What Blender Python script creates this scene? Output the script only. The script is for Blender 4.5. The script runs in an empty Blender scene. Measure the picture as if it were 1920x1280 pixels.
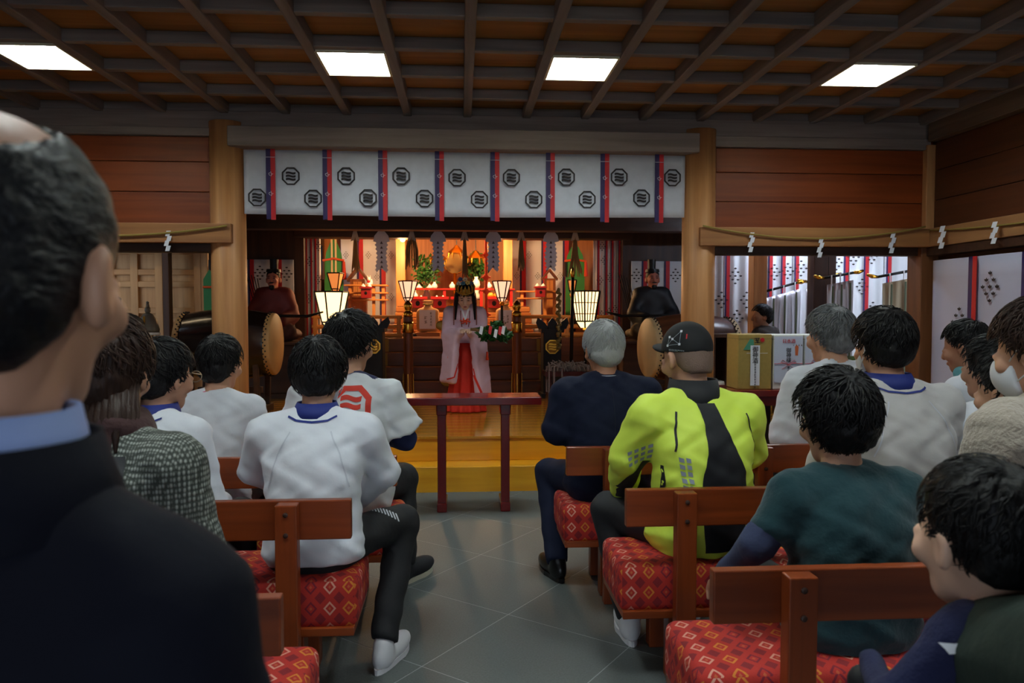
import bpy, bmesh, math, random
import numpy as np
from mathutils import Vector, Matrix, Euler
from mathutils.bvhtree import BVHTree
random.seed(7); RNG = np.random.default_rng(7)
SC = bpy.context.scene
COL = SC.collection
PI = math.pi
# ---------------------------------------------------------------- camera
FPX = 1400.0
CAM = Vector((0, 0, 1.40)); PSI = math.radians(3.92); PHI = math.radians(2.536)
FW = Vector((math.sin(PSI)*math.cos(PHI), math.cos(PSI)*math.cos(PHI), -math.sin(PHI)))
RT = Vector((math.cos(PSI), -math.sin(PSI), 0)); UP = RT.cross(FW)
cd = bpy.data.cameras.new('camera'); cam = bpy.data.objects.new('camera', cd); COL.objects.link(cam)
cam.location = CAM; cam.rotation_euler = (PI/2-PHI, 0, -PSI)
cd.sensor_width = 36.0; cd.lens = FPX/1920*36.0; cd.clip_start = 0.05
cd.dof.use_dof = True; cd.dof.focus_distance = 4.5; cd.dof.aperture_fstop = 5.6
SC.camera = cam
SC.view_settings.view_transform = 'Standard'; SC.view_settings.look = 'None'
SC.view_settings.gamma = 1.0; SC.view_settings.exposure = 0.22
SC.view_settings.use_curve_mapping = False
# ---------------------------------------------------------------- daylight from the open entrance behind
W = bpy.data.worlds.new('world'); SC.world = W; W.use_nodes = True
W.node_tree.nodes['Background'].inputs[0].default_value = (0.74, 0.86, 1.0, 1)
W.node_tree.nodes['Background'].inputs[1].default_value = 1.7
pl = bpy.data.lights.new('entrance_portal', 'AREA'); pl.shape = 'RECTANGLE'; pl.size = 6.4; pl.size_y = 2.2
pl.cycles.is_portal = True
po = bpy.data.objects.new('entrance_portal', pl); COL.objects.link(po)
po.location = (0, -2.62, 1.15); po.rotation_euler = (PI/2, 0, 0)
SKY_E = 34.0      # skylight panels
LANTERN_E = 2.2
# ---------------------------------------------------------------- helpers
def at(px, py, Y):
    d = FW + RT*((px-960)/FPX) + UP*((640-py)/FPX)
    return CAM + d*(Y/d.y)
def atz(px, py, z):
    d = FW + RT*((px-960)/FPX) + UP*((640-py)/FPX)
    return CAM + d*((z-CAM.z)/d.z)
def X_(px, Y): return at(px, 578, Y).x
def Z_(py, Y, px=864): return at(px, py, Y).z
def s2l(c):
    return tuple(((v/255)/12.92 if v/255 <= .04045 else ((v/255+.055)/1.055)**2.4) for v in c)
MATS = {}
def _nt(name):
    m = bpy.data.materials.new(name); m.use_nodes = True
    return m, m.node_tree, m.node_tree.nodes['Principled BSDF']
def mat(name, rgb, rough=.6, metal=0, spec=.5, bump=0, bscale=40, sheen=0, coat=0, emit=None, estr=0, var=0, vscale=3, trans=0, stretch=(1,1,1)):
    if name in MATS: return MATS[name]
    m, nt, b = _nt(name); N = nt.nodes; L = nt.links
    col = (*s2l(rgb), 1)
    b.inputs['Base Color'].default_value = col; b.inputs['Roughness'].default_value = rough
    b.inputs['Metallic'].default_value = metal; b.inputs['Specular IOR Level'].default_value = spec
    if sheen: b.inputs['Sheen Weight'].default_value = sheen
    if coat: b.inputs['Coat Weight'].default_value = coat; b.inputs['Coat Roughness'].default_value = .12
    if trans: b.inputs['Transmission Weight'].default_value = trans
    if emit: b.inputs['Emission Color'].default_value = (*s2l(emit), 1); b.inputs['Emission Strength'].default_value = estr
    if bump or var:
        tc = N.new('ShaderNodeTexCoord'); mp = N.new('ShaderNodeMapping'); L.new(tc.outputs['Object'], mp.inputs[0])
        mp.inputs['Scale'].default_value = stretch
    if bump:
        n = N.new('ShaderNodeTexNoise'); n.inputs['Scale'].default_value = bscale; n.inputs['Detail'].default_value = 4
        L.new(mp.outputs[0], n.inputs['Vector'])
        bp = N.new('ShaderNodeBump'); bp.inputs['Strength'].default_value = bump; bp.inputs['Distance'].default_value = .01
        L.new(n.outputs[0], bp.inputs['Height']); L.new(bp.outputs[0], b.inputs['Normal'])
    if var:
        n2 = N.new('ShaderNodeTexNoise'); n2.inputs['Scale'].default_value = vscale; n2.inputs['Detail'].default_value = 5
        L.new(mp.outputs[0], n2.inputs['Vector'])
        mx = N.new('ShaderNodeMixRGB'); mx.blend_type = 'MULTIPLY'; mx.inputs[0].default_value = 1
        rp = N.new('ShaderNodeValToRGB'); rp.color_ramp.elements[0].position = .3; rp.color_ramp.elements[1].position = .7
        rp.color_ramp.elements[0].color = (1-var, 1-var, 1-var, 1); rp.color_ramp.elements[1].color = (1, 1, 1, 1)
        L.new(n2.outputs[0], rp.inputs[0]); mx.inputs[1].default_value = col; L.new(rp.outputs[0], mx.inputs[2])
        L.new(mx.outputs[0], b.inputs['Base Color'])
    MATS[name] = m
    return m
def wood(name, c1, c2, axis='X', rough=.5, scale=1.0, coat=0, bump=.08, spec=.4):
    if name in MATS: return MATS[name]
    m, nt, b = _nt(name); N = nt.nodes; L = nt.links
    tc = N.new('ShaderNodeTexCoord'); oi = N.new('ShaderNodeObjectInfo'); mp = N.new('ShaderNodeMapping')
    L.new(tc.outputs['Object'], mp.inputs[0])
    ml = N.new('ShaderNodeMath'); ml.operation = 'MULTIPLY'; ml.inputs[1].default_value = 37.0
    L.new(oi.outputs['Random'], ml.inputs[0])
    cb = N.new('ShaderNodeCombineXYZ'); [L.new(ml.outputs[0], cb.inputs[i]) for i in range(3)]
    L.new(cb.outputs[0], mp.inputs['Location'])
    sc = {'X': (.8, 14, 14), 'Y': (14, .8, 14), 'Z': (14, 14, .8)}[axis]
    mp.inputs['Scale'].default_value = tuple(v*scale for v in sc)
    n = N.new('ShaderNodeTexNoise'); n.inputs['Scale'].default_value = 1.0; n.inputs['Detail'].default_value = 6; n.inputs['Distortion'].default_value = .6
    L.new(mp.outputs[0], n.inputs['Vector'])
    rp = N.new('ShaderNodeValToRGB'); rp.color_ramp.elements[0].position = .34; rp.color_ramp.elements[1].position = .68
    rp.color_ramp.elements[0].color = (*s2l(c1), 1); rp.color_ramp.elements[1].color = (*s2l(c2), 1)
    L.new(n.outputs[0], rp.inputs[0]); L.new(rp.outputs[0], b.inputs['Base Color'])
    b.inputs['Roughness'].default_value = rough; b.inputs['Specular IOR Level'].default_value = spec
    if coat: b.inputs['Coat Weight'].default_value = coat; b.inputs['Coat Roughness'].default_value = .08
    if bump:
        bp = N.new('ShaderNodeBump'); bp.inputs['Strength'].default_value = bump; bp.inputs['Distance'].default_value = .01
        L.new(n.outputs[0], bp.inputs['Height']); L.new(bp.outputs[0], b.inputs['Normal'])
    MATS[name] = m
    return m
def glow(name, rgb, strength, rough=.6):
    return mat(name, rgb, rough, emit=rgb, estr=strength)
# bmesh shapes
def bmn(): return bmesh.new()
def box(bm, c, s, rz=0, rx=0, ry=0):
    M = Matrix.Translation(c) @ Euler((rx, ry, rz)).to_matrix().to_4x4() @ Matrix.Diagonal((s[0], s[1], s[2], 1))
    bmesh.ops.create_cube(bm, size=1, matrix=M); return bm
def bb(bm, a, b):
    return box(bm, [(a[i]+b[i])/2 for i in range(3)], [abs(b[i]-a[i]) for i in range(3)])
def cyl(bm, p0, p1, r0, r1=None, n=16):
    p0, p1 = Vector(p0), Vector(p1); r1 = r0 if r1 is None else r1; d = p1-p0
    q = Vector((0, 0, 1)).rotation_difference(d.normalized()).to_matrix().to_4x4()
    bmesh.ops.create_cone(bm, cap_ends=True, segments=n, radius1=r0, radius2=max(r1, 1e-4), depth=d.length, matrix=Matrix.Translation((p0+p1)/2) @ q)
    return bm
def lathe(bm, prof, c=(0, 0, 0), n=24, sx=1, sy=1, close=True):
    rings = []
    for r, z in prof:
        rings.append([bm.verts.new((c[0]+sx*r*math.cos(2*PI*i/n), c[1]+sy*r*math.sin(2*PI*i/n), c[2]+z)) for i in range(n)])
    for a, b in zip(rings, rings[1:]):
        for i in range(n): bm.faces.new((a[i], a[(i+1) % n], b[(i+1) % n], b[i]))
    if close:
        bm.faces.new(list(reversed(rings[0]))); bm.faces.new(rings[-1])
    return bm
def prism(bm, poly, d, axis='Y', off=0.0):
    """2-D outline (u, v) extruded by d along axis; axis Y: (u, v) = (x, z)."""
    def P(u, v, w):
        return {'Y': (u, w, v), 'X': (w, u, v), 'Z': (u, v, w)}[axis]
    A = [bm.verts.new(P(u, v, off)) for u, v in poly]; B = [bm.verts.new(P(u, v, off+d)) for u, v in poly]
    n = len(poly)
    bm.faces.new(A); bm.faces.new(list(reversed(B)))
    for i in range(n): bm.faces.new((A[i], B[i], B[(i+1) % n], A[(i+1) % n]))
    bmesh.ops.recalc_face_normals(bm, faces=bm.faces[:])
    return bm
def tube(bm, pts, r, n=8, cap=True):
    pts = [Vector(p) for p in pts]; rs = r if isinstance(r, (list, tuple)) else [r]*len(pts); rings = []
    nrm = None
    for i, p in enumerate(pts):
        t = (pts[min(i+1, len(pts)-1)]-pts[max(i-1, 0)]).normalized()
        if nrm is None:
            nrm = t.orthogonal().normalized()
        else:
            nrm = (nrm-t*nrm.dot(t)); nrm = nrm.normalized() if nrm.length > 1e-6 else t.orthogonal().normalized()
        bn = t.cross(nrm)
        rings.append([bm.verts.new(p+(nrm*math.cos(2*PI*k/n)+bn*math.sin(2*PI*k/n))*rs[i]) for k in range(n)])
    for a, b in zip(rings, rings[1:]):
        for k in range(n): bm.faces.new((a[k], a[(k+1) % n], b[(k+1) % n], b[k]))
    if cap: bm.faces.new(list(reversed(rings[0]))); bm.faces.new(rings[-1])
    return bm
def ell(bm, c, r, n=16, m=10, rot=None):
    M = Matrix.Translation(c) @ (rot.to_4x4() if rot else Matrix.Identity(4)) @ Matrix.Diagonal((r[0], r[1], r[2], 1))
    bmesh.ops.create_uvsphere(bm, u_segments=n, v_segments=m, radius=1, matrix=M); return bm
def sheet(bm, f, nu, nv, thick=0):
    """grid surface f(u, v), u and v in 0..1"""
    V = [[bm.verts.new(f(i/nu, j/nv)) for i in range(nu+1)] for j in range(nv+1)]
    for j in range(nv):
        for i in range(nu): bm.faces.new((V[j][i], V[j][i+1], V[j+1][i+1], V[j+1][i]))
    return bm
def mk(name, bm, m, parent=None, smooth=False, bevel=0, solid=0, loc=None, recalc=True):
    if recalc and bm.faces: bmesh.ops.recalc_face_normals(bm, faces=bm.faces[:])
    me = bpy.data.meshes.new(name); bm.to_mesh(me); bm.free()
    return mko(name, me, m, parent, smooth, bevel, solid, loc)
def mko(name, me, m, parent=None, smooth=False, bevel=0, solid=0, loc=None):
    if m is not None and not me.materials: me.materials.append(m)
    if smooth: me.polygons.foreach_set('use_smooth', [True]*len(me.polygons))
    o = bpy.data.objects.new(name, me); COL.objects.link(o)
    if parent: o.parent = parent
    if loc: o.location = loc
    if solid: s = o.modifiers.new('solid', 'SOLIDIFY'); s.thickness = solid; s.offset = 0
    if bevel:
        b = o.modifiers.new('bevel', 'BEVEL'); b.width = bevel; b.segments = 2; b.limit_method = 'ANGLE'
        if not smooth: pass
    return o
def inst(o, loc, parent=None, rz=None, scale=None, name=None):
    c = o.copy(); COL.objects.link(c); c.location = loc
    if parent is not None: c.parent = parent
    if rz is not None: c.rotation_euler = (0, 0, rz)
    if scale is not None: c.scale = scale
    return c
def tag(o, label, cat, group=None, kind=None):
    o['label'] = label; o['category'] = cat
    if group: o['group'] = group
    if kind: o['kind'] = kind
    return o
def thing(name, label, cat, loc=(0, 0, 0), rz=0, group=None):
    o = bpy.data.objects.new(name, None); COL.objects.link(o); o.empty_display_size = .1
    o.location = loc; o.rotation_euler = (0, 0, rz)
    return tag(o, label, cat, group)
def struct(o, label=None):
    o['kind'] = 'structure'
    if label: o['label'] = label
    return o
def dup(root, loc, rz=0, label=None):
    r = root.copy(); COL.objects.link(r); r.location = loc; r.rotation_euler = (0, 0, rz)
    if label: r['label'] = label
    for ch in list(root.children):
        c = ch.copy(); COL.objects.link(c); c.parent = r
        for g in list(ch.children):
            d = g.copy(); COL.objects.link(d); d.parent = c
    return r
def textmesh(s, size, vertical=False, depth=.0006, align='CENTER'):
    cu = bpy.data.curves.new('t', 'FONT'); cu.body = '\n'.join(s) if vertical else s
    cu.size = size; cu.align_x = align; cu.align_y = 'CENTER'; cu.extrude = depth; cu.space_line = .92; cu.resolution_u = 2
    o = bpy.data.objects.new('t', cu); COL.objects.link(o)
    bpy.context.view_layer.update()
    me = bpy.data.meshes.new_from_object(o.evaluated_get(bpy.context.evaluated_depsgraph_get()))
    bpy.data.objects.remove(o); bpy.data.curves.remove(cu)
    return me
def letter(name, s, size, m, loc, rot=(PI/2, 0, 0), parent=None, vertical=False):
    me = textmesh(s, size, vertical); me.materials.clear(); me.materials.append(m)
    o = bpy.data.objects.new(name, me); COL.objects.link(o); o.location = loc; o.rotation_euler = rot
    if parent: o.parent = parent
    return o
# ---------------------------------------------------------------- materials
M_post = wood('cypress_post', (182, 124, 76), (218, 160, 106), 'Z', .45)
M_beam = wood('cypress_beam', (140, 92, 54), (168, 114, 68), 'X', .5)
M_beamy = wood('cypress_beam_y', (138, 96, 62), (168, 120, 78), 'Y', .5)
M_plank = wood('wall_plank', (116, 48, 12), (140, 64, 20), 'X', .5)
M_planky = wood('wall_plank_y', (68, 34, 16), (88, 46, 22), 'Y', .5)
M_rib = wood('ceiling_rib_wood', (118, 108, 104), (148, 136, 130), 'Y', .6)
M_ribx = wood('ceiling_rib_wood_x', (118, 108, 104), (148, 136, 130), 'X', .6)
M_cpan = wood('ceiling_panel_wood', (146, 96, 44), (172, 118, 58), 'X', .6)
M_hbeam = wood('weathered_beam', (128, 114, 108), (158, 142, 134), 'X', .6)
M_dark = wood('dark_brown_wood', (52, 32, 22), (74, 46, 30), 'X', .5)
M_darkz = wood('dark_brown_wood_z', (52, 32, 22), (74, 46, 30), 'Z', .5)
M_gold_floor = wood('varnished_floor', (180, 118, 28), (206, 142, 42), 'X', .16, coat=.6, bump=.02)
M_step = wood('varnished_step', (220, 148, 22), (236, 170, 38), 'X', .28, coat=.3, bump=.02)
M_bench = wood('bench_wood', (112, 46, 15), (144, 64, 24), 'X', .38, coat=.15)
M_benchz = wood('bench_wood_z', (112, 46, 15), (144, 64, 24), 'Z', .38, coat=.15)
M_altar = wood('altar_wood', (176, 112, 56), (206, 140, 74), 'X', .45)
M_altarz = wood('altar_wood_z', (176, 112, 56), (206, 140, 74), 'Z', .45)
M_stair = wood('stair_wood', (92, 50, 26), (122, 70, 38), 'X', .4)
M_stairz = wood('stair_wood_z', (112, 62, 30), (142, 82, 42), 'Z', .35, coat=.2)
M_tile = mat('floor_vinyl', (92, 98, 96), .55, bump=.15, bscale=180, var=.25, vscale=120)
M_joint = mat('floor_joint', (150, 156, 154), .7)
M_white = mat('white_cloth', (232, 232, 236), .8, sheen=.1)
M_red = mat('red_ribbon', (196, 28, 36), .6)
M_navy = mat('navy_ribbon', (44, 28, 84), .6)
M_black = mat('black_print', (34, 24, 26), .7)
M_lacq = mat('red_lacquer', (112, 14, 14), .22, spec=.5, coat=.25)
M_blacklac = mat('black_lacquer', (14, 10, 10), .45, spec=.3)
M_gold = mat('gold_metal', (222, 164, 62), .25, metal=1)
M_paper = mat('white_paper', (236, 236, 240), .8)
M_rope = mat('straw_rope', (150, 128, 62), .9, bump=.5, bscale=200)
M_straw = mat('straw_brown', (120, 88, 52), .9, bump=.5, bscale=120)
M_redstand = mat('vermilion_stand', (190, 34, 22), .4)
M_porc = mat('white_porcelain', (240, 236, 228), .25)
# ================================================================= structure
YW = 6.2                      # plane of the pillar wall
CX = .058                     # middle of the room
HALF = 3.92                   # half width of the room
ZC = 2.95                    # underside of the ceiling ribs
HF = .39                      # floor of the raised hall
# floor of the seating room: vinyl tiles laid diagonally
fl = bb(bmn(), (-HALF+CX-.1, -2.7, -.1), (HALF+CX+.1, 5.62, -.0007)); floor = struct(mk('floor', fl, M_joint), 'grey vinyl floor laid in diagonal tiles')
T = .60; ang = math.radians(-38); ca, sa = math.cos(ang), math.sin(ang)
tb = box(bmn(), (0, 0, -.002), (T-.005, T-.005, .004)); tile0 = None
for i in range(-14, 15):
    for j in range(-14, 15):
        u, v = i*T+.17, j*T+.05
        x, y = ca*u-sa*v+.1, sa*u+ca*v+3.0
        if -HALF+CX+.38 < x < HALF+CX-.38 and -2.2 < y < 5.95:
            if tile0 is None:
                tile0 = mk('tile', tb, M_tile, floor, loc=(x, y, 0)); tile0.rotation_euler = (0, 0, ang)
            else:
                inst(tile0, (x, y, 0), floor, ang)
# the two varnished steps and the raised hall floor
st = struct(mk('trim_1', bb(bmn(), (-HALF+CX, 5.66, -.02), (HALF+CX, 6.2, .195)), M_step, bevel=.006), 'lower varnished step up to the raised hall')
ft = struct(mk('trim_2', bb(bmn(), (-HALF+CX, 5.88, .195), (HALF+CX, 6.2, HF-.02)), M_step, bevel=.004), 'upper varnished step riser')
fh = struct(mk('floor_hall', bb(bmn(), (-6, 5.9, .20), (6, 9.3, HF-.02)), M_dark), 'raised hall floor of varnished boards')
bw = .168
pb = bb(bmn(), (-HALF, -bw/2+.001, -.02), (HALF, bw/2-.001, 0)); p0 = None
for k in range(20):
    y = 5.87+bw/2+k*bw
    if p0 is None: p0 = mk('floor_board', pb, M_gold_floor, fh, loc=(CX, y, HF), bevel=.0015)
    else: inst(p0, (CX, y, HF), fh)
# ceiling: panels, ribs, four recessed skylights
SX, SY = .482, .523
ceil = struct(mk('ceiling', bb(bmn(), (-HALF+CX-.2, -2.7, ZC+.16), (HALF+CX+.2, 6.3, ZC+.30)), M_cpan), 'coffered wooden ceiling')
ribx = [CX+SX*k for k in range(-8, 9)]
riby = [6.2-SY*k for k in range(0, 18)]
rb = bb(bmn(), (-.032, -2.7, 0), (.032, 6.2, .09)); rb2 = bb(bmn(), (-HALF, -.03, .012), (HALF, .03, .085))
r0 = None
for x in ribx:
    if r0 is None: r0 = mk('rib', rb, M_rib, ceil, loc=(x, 0, ZC), bevel=.006)
    else: inst(r0, (x, 0, ZC), ceil)
r1 = None
for y in riby:
    if r1 is None: r1 = mk('cross_rib', rb2, M_ribx, ceil, loc=(CX, y, ZC), bevel=.006)
    else: inst(r1, (CX, y, ZC), ceil)
LIGHTS = {(-6, 3), (-2, 3), (1, 3), (5, 3), (-6, 9), (-2, 9), (1, 9), (5, 9)}  # the rear row is out of view, added to light the room
pan = bb(bmn(), (-SX/2+.02, -SY/2+.02, .085), (SX/2-.02, SY/2-.02, .11)); pn0 = None
for k in range(-8, 8):
    for j in range(1, 18):
        x, y = CX+SX*(k+.5), 6.2-SY*(j-.5)
        if (k, j) in LIGHTS: continue
        if pn0 is None: pn0 = mk('panel', pan, M_cpan, ceil, loc=(x, y, ZC))
        else: inst(pn0, (x, y, ZC), ceil)
M_lbox = mat('skylight_box', (236, 226, 196), .7)
M_lpan = glow('skylight_panel', (238, 252, 255), SKY_E)
names = {-6: 'leftmost square ceiling light above the left pillar bay', -2: 'square ceiling light left of the centre rib',
         1: 'square ceiling light right of the centre rib', 5: 'rightmost square ceiling light near the right wall'}
def skylight(k, j):
    lab = names[k] if j == 3 else '%s square ceiling light of the added unseen row over the rear benches' % {-6: 'leftmost', -2: 'second', 1: 'third', 5: 'rightmost'}[k]
    t = thing('ceiling_light', lab, 'ceiling light', (CX+SX*(k+.5), 6.2-SY*(j-.5), ZC), 0, 'recessed square ceiling lights')
    a, b2 = SX/2-.033, SY/2-.031
    bm = bmn()
    for s in (-1, 1):
        bb(bm, (s*a-.008, -b2, .0), (s*a+.008, b2, .15)); bb(bm, (-a, s*b2-.008, .0), (a, s*b2+.008, .15))
    mk('light_box', bm, M_lbox, t)
    mk('diffuser', bb(bmn(), (-a, -b2, .135), (a, b2, .145)), M_lpan, t)
for k, j in sorted(LIGHTS): skylight(k, j)
# beams of the pillar wall
def zb(py): return Z_(py, YW)
n_trim = [2]
def trim(bm, m, lab, bevel=.006):
    n_trim[0] += 1
    return struct(mk('trim_%d' % n_trim[0], bm, m, bevel=bevel), lab)
XL, XR = -HALF+CX, HALF+CX
CLx, CRx = X_(431, YW), X_(1308, YW)
trim(bb(bmn(), (XL, YW-.05, zb(252)), (XR, YW+.12, ZC+.02)), M_hbeam, 'weathered beam along the ceiling edge')
trim(bb(bmn(), (CLx+.05, YW-.17, zb(287)), (CRx-.05, YW+.10, zb(251))), M_hbeam, 'thick lintel beam above the white curtain')
for side in (-1, 1):
    cx = CLx if side < 0 else CRx; ex = XL if side < 0 else XR
    pil = lathe(bmn(), [(.137, 0), (.137, 2.88)], (cx, YW, 0), 40)
    trim(pil, M_post, 'round cypress pillar on the %s of the hall opening' % ('left' if side < 0 else 'right'), 0).data.polygons.foreach_set('use_smooth', [len(p.vertices) == 4 for p in bpy.data.objects['trim_%d' % n_trim[0]].data.polygons])
    a, b2 = (ex, cx) if side < 0 else (cx, ex)
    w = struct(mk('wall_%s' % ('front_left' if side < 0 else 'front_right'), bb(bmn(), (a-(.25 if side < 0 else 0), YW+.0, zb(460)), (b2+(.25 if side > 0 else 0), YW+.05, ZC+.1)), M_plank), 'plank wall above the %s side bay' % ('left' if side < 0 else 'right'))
    edges = [265, 311, 366, 426] if side < 0 else [271, 318, 374, 427]
    for e0, e1 in zip(edges, edges[1:]):
        mk('plank', bb(bmn(), (a, YW-.03, zb(e1)+.002), (b2, YW+.02, zb(e0)-.002)), M_plank, w, bevel=.004)
    trim(bb(bmn(), (a, YW-.07, zb(edges[0])), (b2-.0, YW+.03, zb(250))), M_hbeam, 'thin rail under the ceiling beam, %s bay' % ('left' if side < 0 else 'right'))
    # tie beam clasping the pillar
    x0, x1 = (ex, X_(437, YW-.15)) if side < 0 else (X_(1310, YW-.15), ex)
    trim(bb(bmn(), (x0, YW-.17, zb(461)), (x1, YW-.10, zb(426))), M_beam, 'cypress tie beam of the %s bay' % ('left' if side < 0 else 'right'))
    trim(bb(bmn(), (x0, YW-.06, zb(476)), (x1 if side < 0 else x1, YW+.06, zb(460))), M_dark, 'dark lintel under the %s tie beam' % ('left' if side < 0 else 'right'))
    # corner post and the room's side walls
    trim(bb(bmn(), (ex-.09, YW-.11, 0), (ex+.09, YW+.09, zb(461))), wood('corner_post_wood', (104, 62, 34), (132, 82, 48), 'Z', .5), 'square corner post of the %s wall' % ('left' if side < 0 else 'right'))
    trim(bb(bmn(), (ex-.045, YW-.09, zb(427)), (ex+.045, YW+.03, zb(262))), M_post, 'narrow upper corner post, %s side' % ('left' if side < 0 else 'right'))
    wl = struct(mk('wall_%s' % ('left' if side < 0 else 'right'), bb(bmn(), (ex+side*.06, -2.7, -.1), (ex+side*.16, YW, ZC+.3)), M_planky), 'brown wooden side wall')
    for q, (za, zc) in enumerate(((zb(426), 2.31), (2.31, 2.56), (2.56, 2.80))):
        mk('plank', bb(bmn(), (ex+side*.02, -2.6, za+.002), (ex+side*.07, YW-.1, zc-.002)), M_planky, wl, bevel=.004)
    trim(bb(bmn(), (ex-.06, -2.6, zb(461)), (ex+.06, YW-.1, zb(426))), M_beamy, 'tie beam along the %s wall' % ('left' if side < 0 else 'right'))
    trim(bb(bmn(), (ex-.05, -2.6, 2.80), (ex+.05, YW-.1, ZC+.01)), wood('weathered_beam_y', (96, 78, 64), (122, 100, 84), 'Y', .6), 'upper beam along the %s wall' % ('left' if side < 0 else 'right'))
    trim(bb(bmn(), (ex-.045, -2.6, zb(478)), (ex+.05, YW-.1, zb(461))), M_dark, 'dark lintel along the %s wall' % ('left' if side < 0 else 'right'))
# wall behind the camera with the open entrance
wb = bmn()
bb(wb, (XL-.1, -2.72, -.1), (-3.2, -2.6, ZC+.3)); bb(wb, (3.3, -2.72, -.1), (XR+.1, -2.6, ZC+.3)); bb(wb, (-3.2, -2.72, 2.3), (3.3, -2.6, ZC+.3))
struct(mk('wall_back', wb, M_plank), 'wall with the open entrance')
gr = bb(bmn(), (-14, -16, -.3), (14, -2.7, -.12)); struct(mk('ground', gr, mat('gravel_ground', (150, 148, 142), .9, bump=.4, bscale=60)), 'forecourt outside the entrance')
# shell of the hall beyond the pillars and of the side rooms
hs = bmn()
ZH = 2.62
bb(hs, (-6, YW+.2, ZH+.25), (6, 13.2, ZH+.4))
struct(mk('ceiling_hall', hs, M_dark), 'dark ceiling of the hall behind the curtain')
for k in range(-7, 8):
    o = mk('rafter', bb(bmn(), (-.035, YW+.3, ZH+.10), (.035, 9.5, ZH+.25)), wood('rafter_wood', (120, 82, 46), (150, 104, 60), 'Y', .6), bpy.data.objects['ceiling_hall'], loc=(CX+k*.62, 0, 0))
ws = bmn(); bb(ws, (-6.1, YW, -.1), (-6, 13.2, 3.1)); struct(mk('wall_hall_left', ws, M_dark), 'far left wall of the side room')
ws = bmn(); bb(ws, (6, YW, -.1), (6.1, 13.2, 3.1)); struct(mk('wall_hall_right', ws, M_dark), 'far right wall of the side room')
ws = bmn()
YS = 9.6                                    # sanctuary front plane
SL, SR = X_(571, YS), X_(1167, YS); ZST = Z_(446, YS); SF = Z_(632, YS)
bb(ws, (-6, YS, -.1), (SL, YS+.12, 3.1)); bb(ws, (SR, YS, -.1), (6, YS+.12, 3.1)); bb(ws, (SL, YS, ZST), (SR, YS+.12, 3.1))
struct(mk('wall_sanctuary', ws, M_darkz), 'dark wooden front of the inner sanctuary')
struct(mk('floor_sanctuary', bb(bmn(), (-2.7, YS-.25, .3), (2.7, 13.2, SF)), M_stair), 'raised wooden floor of the inner sanctuary')
trim(bb(bmn(), (SL-.1, YS-.10, ZST-.01), (SR+.1, YS+.14, ZST+.15)), M_dark, 'dark lintel of the inner sanctuary')
trim(bb(bmn(), (-4.2, YS-.75, Z_(432, YS-.7)), (4.2, YS-.55, Z_(408, YS-.7)+.1)), M_dark, 'dark crossbeam in front of the sanctuary')
YB = 12.6
ws = bmn(); bb(ws, (-2.8, YB, .3), (2.8, YB+.1, 3.2)); struct(mk('wall_sanctuary_back', ws, wood('sanctuary_wall', (160, 96, 48), (190, 122, 66), 'Z', .5)), 'wooden rear wall of the sanctuary')
for side in (-1, 1):
    ws = bmn(); x = side*2.28+.03
    bb(ws, (x, YS+.1, .3), (x+side*.08, 11.4, 3.2)); bb(ws, (x, 12.45, .3), (x+side*.08, YB, 3.2)); bb(ws, (x, 11.4, .3), (x+side*.08, 12.45, 1.98)); bb(ws, (x, 11.4, 2.42), (x+side*.08, 12.45, 3.2))
    struct(mk('wall_sanctuary_%s' % ('left' if side < 0 else 'right'), ws, M_dark), 'side wall of the sanctuary with a daylit window')
    w = struct(mk('window_%d' % (1 if side < 0 else 2), bb(bmn(), (x+side*.03, 11.4, 1.98), (x+side*.05, 12.45, 2.42)), glow('daylit_pane', (150, 190, 225), 1.1)), 'daylit sanctuary window')
    for y in (11.4, 11.75, 12.1, 12.43):
        mk('window_frame', bb(bmn(), (x+side*.0, y-.015, 1.98), (x+side*.06, y+.015, 2.42)), M_blacklac, w)
ws = bmn(); bb(ws, (-2.8, YS, 2.75), (2.8, YB+.1, 2.85)); struct(mk('ceiling_sanctuary', ws, M_altar), 'ceiling of the sanctuary')
# ================================================================= curtains, paper streamers
def cloth(name, x0, x1, z0, z1, Y, m, parent=None, folds=5, amp=.012, nu=48, axis='Y', ph=0.0):
    def f(u, v):
        x = x0+(x1-x0)*u; z = z0+(z1-z0)*v
        w = amp*(1-.55*v)*math.sin(folds*2*PI*u+ph+.6*math.sin(3*v))
        return (x, Y+w, z) if axis == 'Y' else (Y+w, x, z)
    return mk(name, sheet(bmn(), f, nu, 8), m, parent, smooth=True, solid=.003)
def crest_mesh(r):
    bm = bmn(); k = math.cos(PI/8)
    po = [(r*math.cos(PI/8+i*PI/4), r*math.sin(PI/8+i*PI/4)) for i in range(8)]; pi_ = [(x*.83, z*.83) for x, z in po]
    for i in range(8):
        j = (i+1) % 8
        prism(bm, [po[i], po[j], pi_[j], pi_[i]], .003)
    for q in (-1, 0, 1):
        w, h = r*.5, r*.105; n = 8; zc = q*r*.33
        top = [(-w+2*w*i/n, zc+h+r*.05*math.sin(2*PI*i/n)) for i in range(n+1)]; bot = [(x, z-2*h) for x, z in reversed(top)]
        prism(bm, top+bot, .003)
    me = bpy.data.meshes.new('crest'); bmesh.ops.recalc_face_normals(bm, faces=bm.faces[:]); bm.to_mesh(me); bm.free(); return me
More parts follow.
